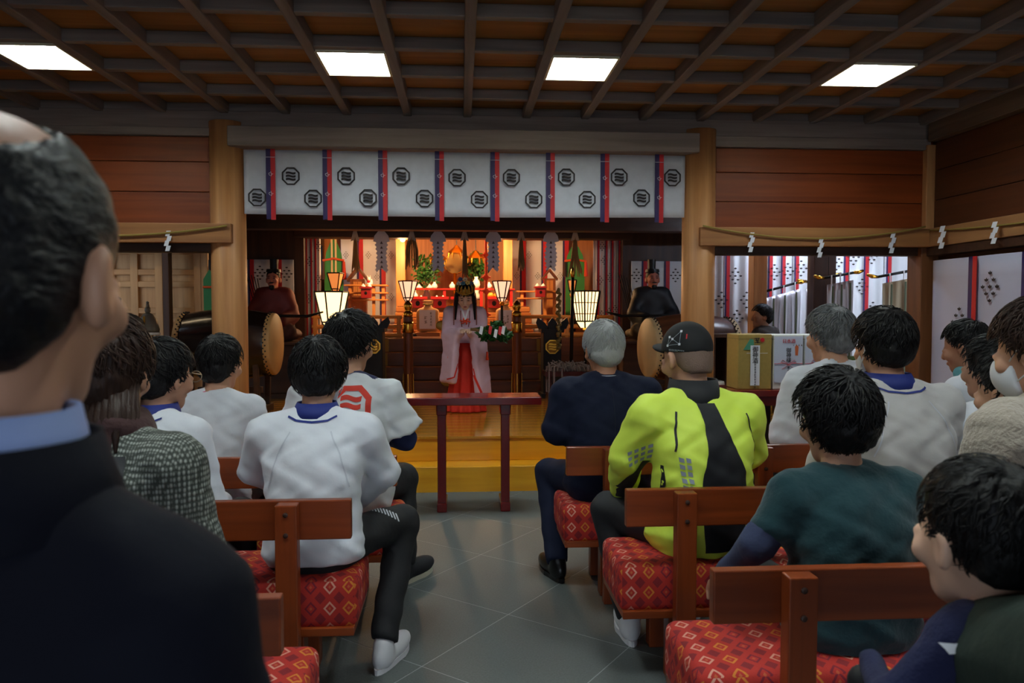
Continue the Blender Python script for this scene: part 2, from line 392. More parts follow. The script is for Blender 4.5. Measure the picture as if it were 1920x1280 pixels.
def motif_mesh(w, h):
    bm = bmn()
    for a in (-1, 0, 1):
        for b in (-1, 0, 1):
            cx, cz = (a-b)*w*.34, (a+b)*h*.34
            for s in range(3):
                t = PI/2+(s-1)*.75; l = h*.20; d = (math.cos(t), math.sin(t)); nx, nz = -d[1], d[0]; q = w*.07
                prism(bm, [(cx, cz-h*.10), (cx+d[0]*l*.55+nx*q, cz-h*.10+d[1]*l*.55+nz*q), (cx+d[0]*l, cz-h*.10+d[1]*l), (cx+d[0]*l*.55-nx*q, cz-h*.10+d[1]*l*.55-nz*q)], .002)
    me = bpy.data.meshes.new('printed_motif'); bmesh.ops.recalc_face_normals(bm, faces=bm.faces[:]); bm.to_mesh(me); bm.free(); return me
YM = YW-.06
mk_t = thing('curtain', 'wide white crested curtain hanging under the lintel beam between the pillars', 'curtain', (0, YM, 0))
M_maku = mat('brocade_white', (226, 228, 236), .5, sheen=.2, var=.10, vscale=14)
ml, mr = X_(461, YM), X_(1282, YM)
def fm(u, v):
    x = ml+(mr-ml)*u; zt = Z_(286, YM, 864); zb_ = Z_(404, YM, 864)-.012*math.sin(PI*u)
    return (x, .008*math.sin(u*46)*(1-v)+.004*math.sin(u*19+2), zb_+(zt-zb_)*v)
mk('panel', sheet(bmn(), fm, 96, 8), M_maku, mk_t, smooth=True, solid=.004)
cm = crest_mesh(17.3*YM/FPX); cm.materials.append(M_black)
for px, py in [(545, 330), (649, 330), (752, 330), (857, 333), (959, 333), (1062, 332), (1161, 332), (1261, 333), (482, 370), (587, 372), (690, 371), (796, 372), (899, 374), (1001, 374), (1101, 374), (1203, 371)]:
    p = at(px, py, YM-.018); mko('crest', cm, None, mk_t, loc=(p.x, -.018, p.z))
rw = 8.3*YM/FPX
mark = bmn()
for a in range(5): box(mark, (.012*math.cos(a*1.3), 0, .012*math.sin(a*1.3)), (.016, .002, .0035), ry=a*1.3)
for k, px in enumerate([512, 617, 720, 825, 928, 1031, 1132, 1233]):
    x = X_(px, YM); zt, zb_ = Z_(285, YM), Z_(414, YM)
    rn = mk('ribbon', bb(bmn(), (-rw, -.002, zb_), (0, .002, zt)), M_navy, mk_t, loc=(x, -.016, 0))
    rr = mk('ribbon', bb(bmn(), (0, -.002, zb_-.004), (rw, .002, zt)), M_red, mk_t, loc=(x, -.016, 0))
    mk('stitch', bb(bmn(), (-rw, -.004, Z_(300, YM)-.002), (rw, -.002, Z_(300, YM)+.002)), M_white, rr)
    for py in (331, 367):
        o = mk('printed_mark', mark.copy(), M_white, rn, loc=(.0, -.004, Z_(py, YM)))
mark.free()
def shide(px, py0, py1, Y, lab, rz=0):
    a, b = at(px, py0, Y), at(px, py1, Y); h = (a.z-b.z)/4; w = h*.85
    bm = bmn()
    for q in range(4):
        s = 1 if q % 2 == 0 else -1; ox = (0, w*.35, -.1*w, w*.3)[q]; z = -q*h
        prism(bm, [(ox-w*.5, z), (ox+w*.5, z+h*.12), (ox+w*.3, z-h), (ox-w*.7, z-h*1.12)], .0015, off=.002*q)
    o = mk('paper_streamer', bm, M_paper); o.location = (a.x, a.y, a.z); o.rotation_euler = (0, .12, rz)
    return tag(o, lab, 'streamer', 'zigzag paper streamers on the straw ropes')
YR = YW-.19
shide(316, 433, 470, YR, 'white zigzag paper streamer on the rope left of the left pillar')
for px, y0, y1, l in [(1411, 436, 472, 'white zigzag paper streamer just right of the right pillar'), (1541, 446, 482, 'white zigzag paper streamer at the lowest sag of the right rope'), (1676, 436, 474, 'white zigzag paper streamer before the right corner post')]:
    shide(px, y0, y1, YR, l)
xw = HALF+CX-.075
for px, y0, y1, l in [(1768, 424, 465, 'white zigzag paper streamer just past the right corner'), (1866, 416, 456, 'rightmost white zigzag paper streamer on the side wall rope')]:
    d = FW+RT*((px-960)/FPX); Yp = CAM.y+xw/d.x*d.y
    shide(px, y0, y1, Yp-.02, l, -1.1)
def rope(pts, r, lab):
    bm = bmn(); tube(bm, pts, r, 8); return tag(mk('straw_rope', bm, M_rope, smooth=True), lab, 'rope')
def sagpts(a, b, s, n=14): return [a.lerp(b, i/n)-Vector((0, 0, s*4*(i/n)*(1-i/n))) for i in range(n+1)]
rope(sagpts(at(100, 440, YR), at(425, 423, YR), .035), .008, 'thin straw rope strung along the left tie beam')
rope(sagpts(at(1318, 423, YR), at(1735, 425, YR), .10), .007, 'thin straw rope sagging along the right tie beam')
rope(sagpts(Vector((xw, 6.0, Z_(425, 6.0))), Vector((xw, 3.6, Z_(425, 6.0)-.01)), .05), .007, 'thin straw rope along the right side wall')
mm_s = motif_mesh(.055, .075); mm_s.materials.append(M_black)
mm_m = motif_mesh(.085, .115); mm_m.materials.append(M_black)
mm_l = motif_mesh(.11, .15); mm_l.materials.append(M_black)
def striped(name, lab, px0, px1, py0, py1, Y, stripes, motifs, sw=.05, mm=mm_m, folds=4, amp=.008, m=M_white, both=True):
    x0, x1 = X_(px0, Y), X_(px1, Y); z1, z0 = Z_(py0, Y), Z_(py1, Y)
    t = thing('curtain', lab, 'curtain', (0, Y, 0))
    cloth('panel', x0, x1, z0, z1, 0, m, t, folds, amp)
    for px in stripes:
        x = X_(px, Y)
        mk('ribbon', bb(bmn(), (x-sw/2, -amp-.008, z0), (x+sw/2, -amp-.004, z1)), M_red, t)
        if both: mk('ribbon', bb(bmn(), (x-sw/2-sw*.45, -amp-.007, z0), (x-sw/2, -amp-.004, z1)), M_navy, t)
    for px, py in motifs:
        p = at(px, py, Y); mko('printed_motif', mm, None, t, loc=(p.x, -amp-.008, p.z))
    return t
striped('c', 'white curtain behind the left altar shelves in the sanctuary', 640, 744, 450, 632, YB-.12, [678, 720], [(649, 478), (691, 478), (733, 478), (707, 519), (734, 556)], .07, mm_s)
striped('c', 'white curtain behind the right altar shelves in the sanctuary', 960, 1066, 450, 632, YB-.12, [982, 1022, 1062], [(992, 478), (969, 517), (1008, 517), (1050, 517)], .07, mm_s)
striped('c', 'striped curtain gathered at the left edge of the sanctuary opening', 571, 602, 447, 640, YS+.2, [577, 586, 594], [(598, 462), (581, 490), (597, 524), (580, 560)], .018, mm_s, 4, .03)
striped('c', 'striped curtain gathered at the right edge of the sanctuary opening', 1112, 1167, 447, 640, YS+.2, [1121, 1136, 1147, 1160], [(1128, 462), (1132, 488), (1124, 525), (1142, 520), (1127, 590), (1141, 585), (1152, 580)], .022, mm_s, 5, .03)
striped('c', 'dim white curtain behind the red-robed guardian figure', 462, 552, 488, 640, YS-.05, [474, 526], [(488, 511), (538, 513)], .05, mm_m)
striped('c', 'dim white curtain behind the dark-robed guardian figure', 1183, 1290, 488, 640, YS-.05, [1209, 1251], [(1193, 516), (1266, 516)], .05, mm_m)
YQ = 7.72
striped('c', 'white curtain with one red stripe just right of the right pillar', 1338, 1404, 362, 700, YQ, [1363], [(1377, 517), (1351, 562), (1398, 562), (1380, 596)], .035, mm_m, 3, .02)
striped('c', 'white striped curtain across the right side room', 1428, 1545, 362, 700, YQ+.25, [1443, 1467, 1492, 1518], [(1450, 510), (1475, 508), (1500, 503)], .035, mm_m, 5, .02)
striped('c', 'brightly lit striped curtain right of the dark post in the side room', 1555, 1740, 362, 720, YQ+.25, [1585, 1622, 1664, 1719], [(1566, 492), (1598, 482), (1614, 537), (1632, 480), (1634, 580)], .04, mm_m, 6, .02)
# curtain on the right side wall
t = thing('curtain', 'white curtain with navy and red ribbon on the right side wall', 'curtain', (HALF+CX-.06, 0, 0))
zt = Z_(480, 5.7); cloth('panel', 3.4, 5.98, .62, zt, 0, mat('dimmed_lilac_white_cloth', (190, 188, 208), .8), t, 5, .012, axis='X', ph=1)  # white cloth with the wall's dim light put into its lilac-grey colour
def wally(px): 
    d = FW+RT*((px-960)/FPX); return (HALF+CX-.08)/d.x*d.y
for px in (1820, 1921):
    y = wally(px)
    mk('ribbon', bb(bmn(), (-.022, y, .6), (-.018, y+.045, zt)), M_navy, t); mk('ribbon', bb(bmn(), (-.022, y-.045, .6), (-.018, y, zt)), M_red, t)
for px, py in ((1853, 535), (1797, 604)):
    y = wally(px); o = mko('printed_motif', mm_l, None, t, loc=(-.022, y, 1.4-(py-578)*y/FPX*1.0)); o.rotation_euler = (0, 0, -PI/2)
# ================================================================= right side room: posts, brocade banners
trim(bb(bmn(), (X_(1409, 7.3), 7.25, HF), (X_(1434, 7.3), 7.4, 2.7)), M_post, 'pale post in the right side room')
trim(bb(bmn(), (X_(1521, 7.2), 7.15, HF), (X_(1562, 7.2), 7.3, 2.7)), M_darkz, 'dark post in the right side room')
trim(bb(bmn(), (X_(1341, 7.5), 6.6, 2.60), (X_(1760, 7.5), 8.05, 2.7)), M_dark, 'dark head beam of the right side room')
M_silver = mat('silver_brocade', (196, 190, 196), .32, metal=.35, bump=.3, bscale=18)
M_tan = mat('tan_brocade', (150, 132, 104), .6, bump=.3, bscale=14)
def banner(lab, pa, pb, Y, py1, m, fx0, fx1):
    a, b = at(*pa, Y), at(*pb, Y)
    t = thing('banner', lab, 'banner', (a.x, Y, 0), 0, 'brocade banners in the right side room'); d = b-a
    mk('rod', tube(bmn(), [(0, 0, a.z), (d.x, 0, b.z)], .013, 10), M_blacklac, t, smooth=True)
    for q, (p, s) in enumerate((((0, 0, a.z), -1), ((d.x, 0, b.z), 1))):
        mk('rod_tip', tube(bmn(), [p, (p[0]+s*.05, 0, p[2]+.005), (p[0]+s*.10, 0, p[2]+.02)], [.014, .020, .012], 10), M_gold, t, smooth=True)
    for q in (.15, .85): mk('hanging_cord', tube(bmn(), [(d.x*q, 0, a.z+(b.z-a.z)*q), (d.x*q, 0, 2.62)], .003, 5), M_blacklac, t)
    x0, x1 = X_(fx0, Y)-a.x, X_(fx1, Y)-a.x; z1 = Z_(py1, Y)
    zz = lambda x: a.z+(b.z-a.z)*(x/d.x)-.07
    def f(u, v):
        x = x0+(x1-x0)*u; return (x, -.02+.007*math.sin(u*33)*(.4+.6*v)+.005*math.sin(u*11+v*7), z1+(zz(x)-z1)*v)
    c = mk('hanging_cloth', sheet(bmn(), f, 40, 10), m, t, smooth=True, solid=.004)
    for q in range(3):
        x = x0+(x1-x0)*(q+.5)/3
        mk('tie', tube(bmn(), [(x, -.02, zz(x)), (x, -.02, zz(x)+.085)], .006, 6), M_white, t)
        mk('vertical_band', bb(bmn(), (x-.008, -.055, z1), (x+.008, -.048, zz(x)-.02)), mat('green_braid', (70, 76, 50), .7), t)
    for q in range(4):
        x = x0+(x1-x0)*(q+.5)/4
        mk('woven_flower', ell(bmn(), (x, -.045, z1+.20+.04*(q % 2)), (.045, .006, .032), 12, 8), mat('gold_thread', (190, 146, 40), .4, metal=.5), t, smooth=True)
        mk('woven_leaf', ell(bmn(), (x+.03, -.045, z1+.08), (.05, .006, .022), 12, 8), mat('green_thread', (70, 92, 42), .6), t, smooth=True)
banner('silver brocade banner on a black rod beside the pale post', (1432, 547), (1494, 530), 7.6, 680, M_silver, 1436, 1499)
banner('narrow silver brocade banner half hidden by the dark post', (1512, 528), (1560, 516), 7.65, 680, M_silver, 1509, 1556)
banner('silver brocade banner just right of the dark post', (1545, 521), (1600, 511), 7.0, 690, M_silver, 1548, 1597)
banner('tan brocade banner hanging beside the right corner post', (1645, 519), (1725, 504), 6.75, 720, M_tan, 1652, 1730)
# lamp of the side room (its ceiling fixture, hidden behind the lintel)
t = thing('ceiling_lamp', 'fluorescent ceiling fixture of the right side room behind the lintel', 'lamp', (3.7, 7.25, 2.55))
mk('housing', bb(bmn(), (-.6, -.06, .02), (.6, .06, .07)), M_paper, t); mk('tube_light', cyl(bmn(), (-.55, 0, 0), (.55, 0, 0), .018), glow('fluorescent', (214, 232, 255), 200), t)
# ================================================================= left side room
t = thing('panelled_door', 'pale wooden panelled sliding doors of the left side room', 'door', (0, 8.3, 0))
x0, x1 = X_(120, 8.3), X_(388, 8.3); zt, zb_ = Z_(470, 8.3), HF
M_door = wood('door_wood', (176, 132, 84), (204, 160, 108), 'Z', .5)
mk('backing', bb(bmn(), (x0, .03, zb_), (x1, .06, zt)), M_door, t)
for px in (122, 180, 208, 253, 299, 372, 384): mk('stile', bb(bmn(), (X_(px, 8.3)-.04, -.01, zb_), (X_(px, 8.3)+.04, .04, zt)), M_door, t, bevel=.004)
for py in (474, 512, 534, 582, 598, 640): mk('rail', bb(bmn(), (x0, -.005, Z_(py, 8.3)-.03), (x1, .035, Z_(py, 8.3)+.03)), wood('door_wood_x', (176, 132, 84), (204, 160, 108), 'X', .5), t, bevel=.004)
trim(bb(bmn(), (X_(309, 8.1), 8.05, HF), (X_(321, 8.1), 8.15, 2.7)), M_darkz, 'dark post before the panelled doors')
trim(bb(bmn(), (X_(120, 8.1), 8.05, Z_(474, 8.1)), (X_(400, 8.1), 8.15, 2.8)), M_dark, 'dark head beam of the left side room')
ly = thing('ceiling_lamp', 'ceiling fixture of the left side room behind the lintel', 'lamp', (-3.2, 7.2, 2.55))
mk('housing', bb(bmn(), (-.4, -.06, .02), (.4, .06, .07)), M_paper, ly); mk('tube_light', cyl(bmn(), (-.35, 0, 0), (.35, 0, 0), .018), glow('warm_tube', (255, 226, 180), 16), ly)
gp = at(393, 560, 7.9)
t = thing('silk_stand', 'green silk drape hanging beside the left drum', 'drape', (gp.x, 7.9, 0))
mk('drape', prism(bmn(), [(-.06, 1.0), (.06, 1.0), (.06, 1.72), (.0, 1.80), (-.06, 1.70)], .02), mat('green_silk', (40, 128, 72), .5, bump=.2, bscale=10), t)
mk('cord', tube(bmn(), [(-.06, -.01, 1.62), (.06, -.01, 1.62)], .012), mat('orange_cord', (210, 84, 30), .7), t); mk('pole', cyl(bmn(), (0, .03, HF), (0, .03, 1.9), .015), M_blacklac, t)
# bronze figure on a gilt stand
p = at(278, 628, 6.9)
t = thing('bronze_statuette', 'small bronze seated statuette on a gilt stand before the panelled doors', 'statue', (p.x, 6.9, p.z))
M_bronze = mat('bronze', (112, 104, 92), .5, metal=.4)
b = bmn(); lathe(b, [(.095, 0), (.10, .03), (.088, .07), (.075, .12), (.045, .165), (.022, .178)], (0, 0, .02), 20, 1, .7); ell(b, (0, 0, .225), (.026, .028, .034)); cyl(b, (0, 0, .25), (0, 0, .285), .017, .011, 10); ell(b, (0, 0, .292), (.013, .013, .013))
mk('figure', b, M_bronze, t, smooth=True)
mk('tablet', bb(bmn(), (-.008, -.085, .10), (.008, -.075, .17)), M_gold, t)
mk('seat_block', lathe(bmn(), [(.10, 0), (.105, .012), (.10, .025)], (0, 0, 0), 20, 1, .7), M_porc, t, smooth=True)
b = bmn()
for q in range(9): tube(b, [(-.11+.027*q, -.03+.01*math.sin(q*3), -.005), (-.10+.027*q, -.05, -.03), (-.115+.027*q, -.04, -.06)], .009, 6)
mk('gilt_cloud', b, M_gold, t, smooth=True)
bs = bmn(); bb(bs, (-.13, -.1, HF-p.z), (.13, .1, -.06)); mk('pedestal', bs, M_dark, t)
# ================================================================= drums
def drum(lab, cx, cy, cz, rz, body, skin):
    t = thing('taiko_drum', lab, 'drum', (cx, cy, HF), rz); z = cz-HF; L = .43
    b = bmn(); n = 14
    prof = [(.285+.055*math.cos(PI/2*(q/n*2-1)), -L+2*L*q/n) for q in range(n+1)]; lathe(b, prof, (0, 0, 0), 40)
    bmesh.ops.transform(b, matrix=Matrix.Translation((0, 0, z)) @ Matrix.Rotation(PI/2, 4, 'Y'), verts=b.verts)
    mk('barrel', b, body, t, smooth=True)
    for s in (-1, 1):
        b = bmn(); lathe(b, [(.301, -.05), (.296, .0), (.283, .012), (.0001, .012)], (0, 0, 0), 40, close=False)
        bmesh.ops.transform(b, matrix=Matrix.Translation((s*L, 0, z)) @ Matrix.Rotation(s*PI/2, 4, 'Y'), verts=b.verts); h = mk('drumhead', b, skin, t, smooth=True)
        b = bmn()
        for q in range(72):
            a = 2*PI*q/72; ro = .305; bmesh.ops.create_icosphere(b, subdivisions=1, radius=.0085, matrix=Matrix.Translation((s*(L-.025-.02*(q % 2)), ro*math.cos(a), z+ro*math.sin(a))))
        o = mk('tacks', b, M_blacklac, h); o['kind'] = 'stuff'
    b = bmn()
    for s in (-1, 1):
        bb(b, (s*.30-.03, -.30, 0), (s*.30+.03, .30, .07)); box(b, (s*.30, -.20, z*.5-.1), (.05, .05, z-.15), rx=.12); box(b, (s*.30, .20, z*.5-.1), (.05, .05, z-.15), rx=-.12)
    bb(b, (-.3, -.03, .2), (.3, .03, .26)); mk('stand', b, M_dark, t, bevel=.005)
M_dskin = mat('drum_skin', (206, 160, 100), .55, var=.15, vscale=5)
pc = at(431, 645, 7.3)
drum('large black barrel drum behind the left pillar', pc.x, 7.3, pc.z, 0, mat('drum_black', (22, 16, 16), .25, coat=.5), M_dskin)
pc2 = at(1212, 652, 7.3)
drum('large brown barrel drum beside the right pillar', pc2.x+.43, 7.3, pc2.z, .10, wood('drum_brown', (70, 38, 22), (96, 54, 32), 'X', .3), mat('drum_skin_pale', (204, 176, 132), .55, var=.15, vscale=5))
# ================================================================= stairs with newel posts, railing
st = thing('stairs', 'dark wooden stairs with gilt edges up to the inner sanctuary', 'stairs', (CX-.03, 8.70, HF))
sh = (SF-HF)/4; wS = 1.86
for k in range(4):
    w = wS/2
    mk('step', bb(bmn(), (-w, k*.17, k*sh if k else 0), (w, .75, (k+1)*sh)), M_stair, st, bevel=.006)
    for s in (-1, 1): mk('gilt_edge', bb(bmn(), (s*w-.022, k*.17-.004, k*sh), (s*w+.022, k*.17+.02, (k+1)*sh-.01)), mat('aged_gilt', (150, 112, 50), .4, metal=.7), st)
for px, y0, rr in ((838, 690, .05), (829, 602, .035)):
    pp = at(px, 715 if px == 838 else 610, 8.68); mk('gilt_fitting', ell(bmn(), (pp.x-CX+.03, -.012, pp.z-HF), (.075, .01, .06), 14, 8), mat('aged_gilt2', (170, 140, 70), .4, metal=.7), st, smooth=True)
def newel(px, lab):
    Y = 8.62; x = X_(px, Y); t = thing('newel_post', lab, 'post', (x, Y, HF), 0, 'gilt-capped newel posts of the sanctuary stairs')
    zt = Z_(594, Y)-HF
    mk('shaft', lathe(bmn(), [(.055, 0), (.055, zt)], n=20), M_stairz, t, smooth=False)
    mk('finial', lathe(bmn(), [(.05, 0), (.056, .02), (.056, .05), (.036, .065), (.036, .08), (.052, .11), (.046, .15), (.02, .18), (.004, .195)], (0, 0, zt), 20), M_gold, t, smooth=True)
    zc = Z_(624, Y)-HF
    mk('collar', lathe(bmn(), [(.058, 0), (.066, .02), (.060, .06), (.066, .10), (.058, .13)], (0, 0, zc), 20), M_gold, t, smooth=True)
    for q in range(12):
        a = 2*PI*q/12; mk('gilt_strip', box(bmn(), (.056*math.cos(a), .056*math.sin(a), .13), (.010, .010, .26), rz=a), M_gold, t)
newel(765, 'gilt-capped newel post left of the sanctuary stairs'); newel(969, 'gilt-capped newel post right of the sanctuary stairs')
def railing(pa, pb, lab):
    Y = YS-.12; x0, x1 = X_(pa, Y), X_(pb, Y); t = thing('railing', lab, 'railing', ((x0+x1)/2, Y, SF)); h = (x1-x0)/2
    for py, r in ((594, .022), (612, .026), (628, .03)): mk('rail', tube(bmn(), [(-h, 0, Z_(py, Y)-SF), (h, 0, Z_(py, Y)-SF)], r, 10), M_altar, t)
    for x in np.linspace(-h+.04, h-.04, 3): mk('baluster', bb(bmn(), (x-.025, -.025, 0), (x+.025, .025, Z_(594, Y)-SF)), M_altarz, t)
railing(585, 754, 'orange wooden railing on the left edge of the sanctuary'); railing(975, 1150, 'orange wooden railing on the right edge of the sanctuary')
# ================================================================= altar
al = thing('altar_tier', 'stepped pale wooden altar tier in the middle of the sanctuary', 'altar', (CX-.02, 10.45, SF))
for k in range(5):
    hz = (Z_(574, 11.0)-SF)/5
    mk('tier_board', bb(bmn(), (-.98, k*.13, k*hz), (.98, 1.6, (k+1)*hz-.012)), M_altar, al, bevel=.005); mk('tier_shadow_gap', bb(bmn(), (-.96, k*.13+.02, (k+1)*hz-.012), (.96, 1.6, (k+1)*hz)), M_stair, al)  # thin dark strips stand in for the shadow gaps between tier boards
ZT = Z_(574, 11.0)
for px in (752, 952):
    trim(bb(bmn(), (X_(px, 11.4)-.07, 11.35, SF), (X_(px, 11.4)+.07, 11.49, 2.75)), M_altarz, 'square pillar beside the inner altar')
def sanbo(px, py0, py1, Y, lab, items):
    p = at(px, py1, Y); t = thing('offering_stand', lab, 'offering stand', (p.x, Y, p.z), 0, 'red offering stands on the altar'); h = Z_(py0, Y)-p.z; w = .125
    b = bmn(); bb(b, (-w*.72, -w*.72, 0), (w*.72, w*.72, h*.72)); mk('base', b, M_redstand, t, bevel=.004)
    mk('tray', bb(bmn(), (-w, -w, h*.72), (w, w, h*.80)), M_redstand, t); b = bmn()
    for s in (-1, 1): bb(b, (s*w-.006, -w, h*.78), (s*w+.006, w, h)); bb(b, (-w, s*w-.006, h*.78), (w, s*w+.006, h))
    mk('tray_rim', b, M_redstand, t); mk('cutout', ell(bmn(), (0, -w*.72-.001, h*.4), (.032, .004, .038), 12, 8), M_blacklac, t)
    for k, it in enumerate(items):
        x = (k-(len(items)-1)/2)*.09
        if it == 'bottle': o = tag(mk('sake_bottle', lathe(bmn(), [(.03, 0), (.042, .03), (.04, .06), (.016, .09), (.014, .11), (.02, .12)], (0, 0, 0), 14), M_porc, smooth=True), 'small white porcelain bottle on %s' % lab, 'bottle', 'white vessels on the altar')
        elif it == 'dish': o = tag(mk('dish', lathe(bmn(), [(.02, 0), (.05, .02), (.052, .028), (.02, .03), (.002, .05)], (0, 0, 0), 14), M_porc, smooth=True), '%s heaped white dish on %s' % (('left', 'right')[k], lab), 'dish', 'white vessels on the altar')
        else: o = tag(mk('fruit', ell(bmn(), (0, 0, .045), (.048, .048, .045)), mat('orange_fruit', (232, 140, 30), .5), smooth=True), '%s round orange fruit on %s' % (('left', 'right')[k], lab), 'fruit')
        o.location = (p.x+x, Y, p.z+h*.81)
sanbo(784, 556, 577, 10.95, 'leftmost lower red offering stand', ['bottle', 'dish']); sanbo(825, 556, 577, 10.95, 'second lower red offering stand', ['dish', 'dish'])
sanbo(862, 556, 577, 10.95, 'third lower red offering stand behind the dancer', ['bottle']); sanbo(926, 556, 577, 10.95, 'lower red offering stand right of the dancer', ['fruit', 'fruit'])
b = thing('offering_shelf', 'narrow red upper shelf over the offering stands on the altar', 'shelf', (CX, 11.3, ZT))
mk('shelf_board', bb(bmn(), (-.85, -.12, Z_(541, 11.3)-ZT-.02), (.75, .14, Z_(541, 11.3)-ZT)), M_redstand, b)
for x in (-.8, -.3, .25, .7): mk('support', bb(bmn(), (x-.02, -.1, 0), (x+.02, .1, Z_(541, 11.3)-ZT-.02)), M_redstand, b)
zsh = Z_(541, 11.3)
for k, (px, it) in enumerate([(771, 'b'), (786, 'd'), (806, 'd'), (815, 'b'), (848, 'b'), (862, 'd'), (893, 'B'), (917, 'b')]):
    x = X_(px, 11.3)
    prof = {'b': [(.03, 0), (.045, .03), (.04, .06), (.014, .085), (.018, .10)], 'd': [(.02, 0), (.055, .02), (.03, .035), (.004, .07)], 'B': [(.04, 0), (.06, .06), (.05, .11), (.025, .15), (.03, .18)]}[it]
    o = mk('altar_vessel', lathe(bmn(), prof, n=14), M_porc, smooth=True, loc=(x, 11.3, zsh)); tag(o, 'white porcelain vessel, number %s from the left on the red upper shelf' % ['one', 'two', 'three', 'four', 'five', 'six', 'seven', 'eight'][k], 'vessel', 'white vessels on the altar')
mr_ = thing('round_mirror', 'round dull gold mirror on a stand at the centre of the altar', 'mirror', (X_(853, 11.9), 11.9, ZT))
zm = Z_(494, 11.9)-ZT; mk('disc', cyl(bmn(), (0, -.02, zm), (0, .01, zm), .155, n=40), mat('mirror_gold', (150, 118, 62), .35, metal=.6), mr_); mk('stand', lathe(bmn(), [(.12, 0), (.10, .03), (.03, .06), (.03, zm-.15)], n=16), M_gold, mr_, smooth=True)
mk('rim', (lambda b: (tube(b, [(.16*math.cos(a), -.005, zm+.16*math.sin(a)) for a in np.linspace(0, 2*PI, 41)], .012, 8), b)[1])(bmn()), M_gold, mr_, smooth=True)
M_leaf = mat('sakaki_leaf', (40, 84, 34), .4)
def leaves(bm, c, r, n, size, rng):
    for _ in range(n):
        d = Vector(rng.normal(size=3)).normalized(); p = Vector(c)+Vector((d.x*r[0], d.y*r[1], d.z*r[2]))*rng.uniform(.3, 1)
        t = Vector(rng.normal(size=3)).normalized(); s = t.orthogonal().normalized()*size*.32; nn = t.cross(s).normalized()*size*.08
        a, b_, c_, d_ = p-t*size*.5, p+s+nn, p+t*size*.5, p-s+nn
        bm.faces.new([bm.verts.new(v) for v in (a, b_, c_, d_)])
def sakaki(px, py, py1, Y, lab, rx, rz):
    p = at(px, py, Y); base = Z_(py1, Y); t = thing('sakaki_branch', lab, 'plant', (p.x, Y, base)); h = p.z-base
    mk('vase', lathe(bmn(), [(.05, 0), (.065, .06), (.035, .12), (.045, .15)], n=16), M_porc, t, smooth=True)
    b = bmn()
    for k in range(7): tube(b, [(0, 0, .12), (.3*rx*math.sin(k*2.1), .1*math.cos(k), h*.6), (rx*.8*math.sin(k*2.1), .1, h+rz*.7*math.cos(k*1.3))], [.008, .006, .003], 5)
    mk('stems', b, M_straw, t)['kind'] = 'stuff'
    b = bmn(); leaves(b, (0, 0, h), (rx, .16, rz), 330, .075, RNG); o = mk('leaves', b, M_leaf, t, recalc=False); o['kind'] = 'stuff'
sakaki(800, 508, 562, 11.5, 'leafy sakaki branches in a vase left of the mirror', .24, .30); sakaki(893, 500, 562, 11.7, 'leafy sakaki branches behind the dancer, right of the mirror', .2, .24)
# lanterns ------------------------------------------------------------
M_lp = glow('lit_paper', (255, 214, 150), LANTERN_E); M_lp2 = glow('lit_paper_pale', (255, 200, 160), LANTERN_E*.45); M_lp3 = glow('lit_paper_amber', (236, 140, 70), LANTERN_E*.3)
def lantern(lab, px, py0, py1, wt, wb, Y, nside, mpaper, base_z, slats=0, rot=0):
    a, b_ = at(px, py0, Y), at(px, py1, Y); h = a.z-b_.z; rt, rb_ = wt/2*Y/FPX, wb/2*Y/FPX
    t = thing('paper_lantern', lab, 'lantern', (a.x, Y, base_z), 0, 'lit paper lanterns of the sanctuary'); z0 = b_.z-base_z; z1 = z0+h
    b = bmn(); c = lambda r, z, i: (r*math.cos(rot+2*PI*i/nside), r*math.sin(rot+2*PI*i/nside), z)
    vs = [[b.verts.new(c(r, z, i)) for i in range(nside)] for r, z in ((rb_*.55, z0-h*.0), (rb_, z0+h*.18), (rt, z1))]
    for A, B in zip(vs, vs[1:]):
        for i in range(nside): b.faces.new((A[i], A[(i+1) % nside], B[(i+1) % nside], B[i]))
    b.faces.new(vs[0][::-1]); mk('paper_shade', b, mpaper, t)
    b = bmn(); e = .006+.002*rt/.1
    for i in range(nside):
        tube(b, [c(rb_*.56, z0, i), c(rb_*1.02, z0+h*.18, i), c(rt*1.03, z1, i)], e, 6)
        for r, z in ((rt*1.03, z1), (rb_*1.02, z0+h*.18)): tube(b, [c(r, z, i), c(r, z, i+1)], e, 6)
    mk('frame', b, M_blacklac, t)
    if slats:
        for i in range(nside):
            for q in range(1, slats):
                f = q/slats; p, q2 = Vector(c(rb_*1.01, z0+h*.18, i)).lerp(Vector(c(rb_*1.01, z0+h*.18, i+1)), f), Vector(c(rt*1.01, z1, i)).lerp(Vector(c(rt*1.01, z1, i+1)), f)
                mk('slat', tube(bmn(), [p, q2], .008, 4), M_blacklac, t)
            for f in (.25, .62):
                r = rb_+(rt-rb_)*f; mk('slat', tube(bmn(), [c(r*1.01, z0+h*(.18+.82*f), i), c(r*1.01, z0+h*(.18+.82*f), i+1)], .007, 4), M_blacklac, t)
    mk('pole', cyl(bmn(), (0, 0, 0), (0, 0, z0+.01), .018), M_blacklac, t); mk('foot', lathe(bmn(), [(.14, 0), (.13, .03), (.03, .05)], n=20), M_blacklac, t)
    mk('collar', lathe(bmn(), [(.03, 0), (.036, .03), (.02, .06)], (0, 0, z0-.055), 12), M_gold, t)
lantern('lit hexagonal paper lantern above the left newel post', 765, 527, 565, 34, 17, 10.0, 6, M_lp2, SF)
lantern('lit hexagonal paper lantern right of the dancer', 941, 527, 565, 34, 17, 10.0, 6, M_lp2, SF)
lantern('large glowing paper lantern left of the stairs', 622, 547, 616, 60, 36, 9.05, 6, M_lp, HF, rot=.3)
lantern('small amber paper lantern above the large left lantern', 629, 512, 548, 32, 16, 9.9, 4, M_lp3, SF, rot=.6)
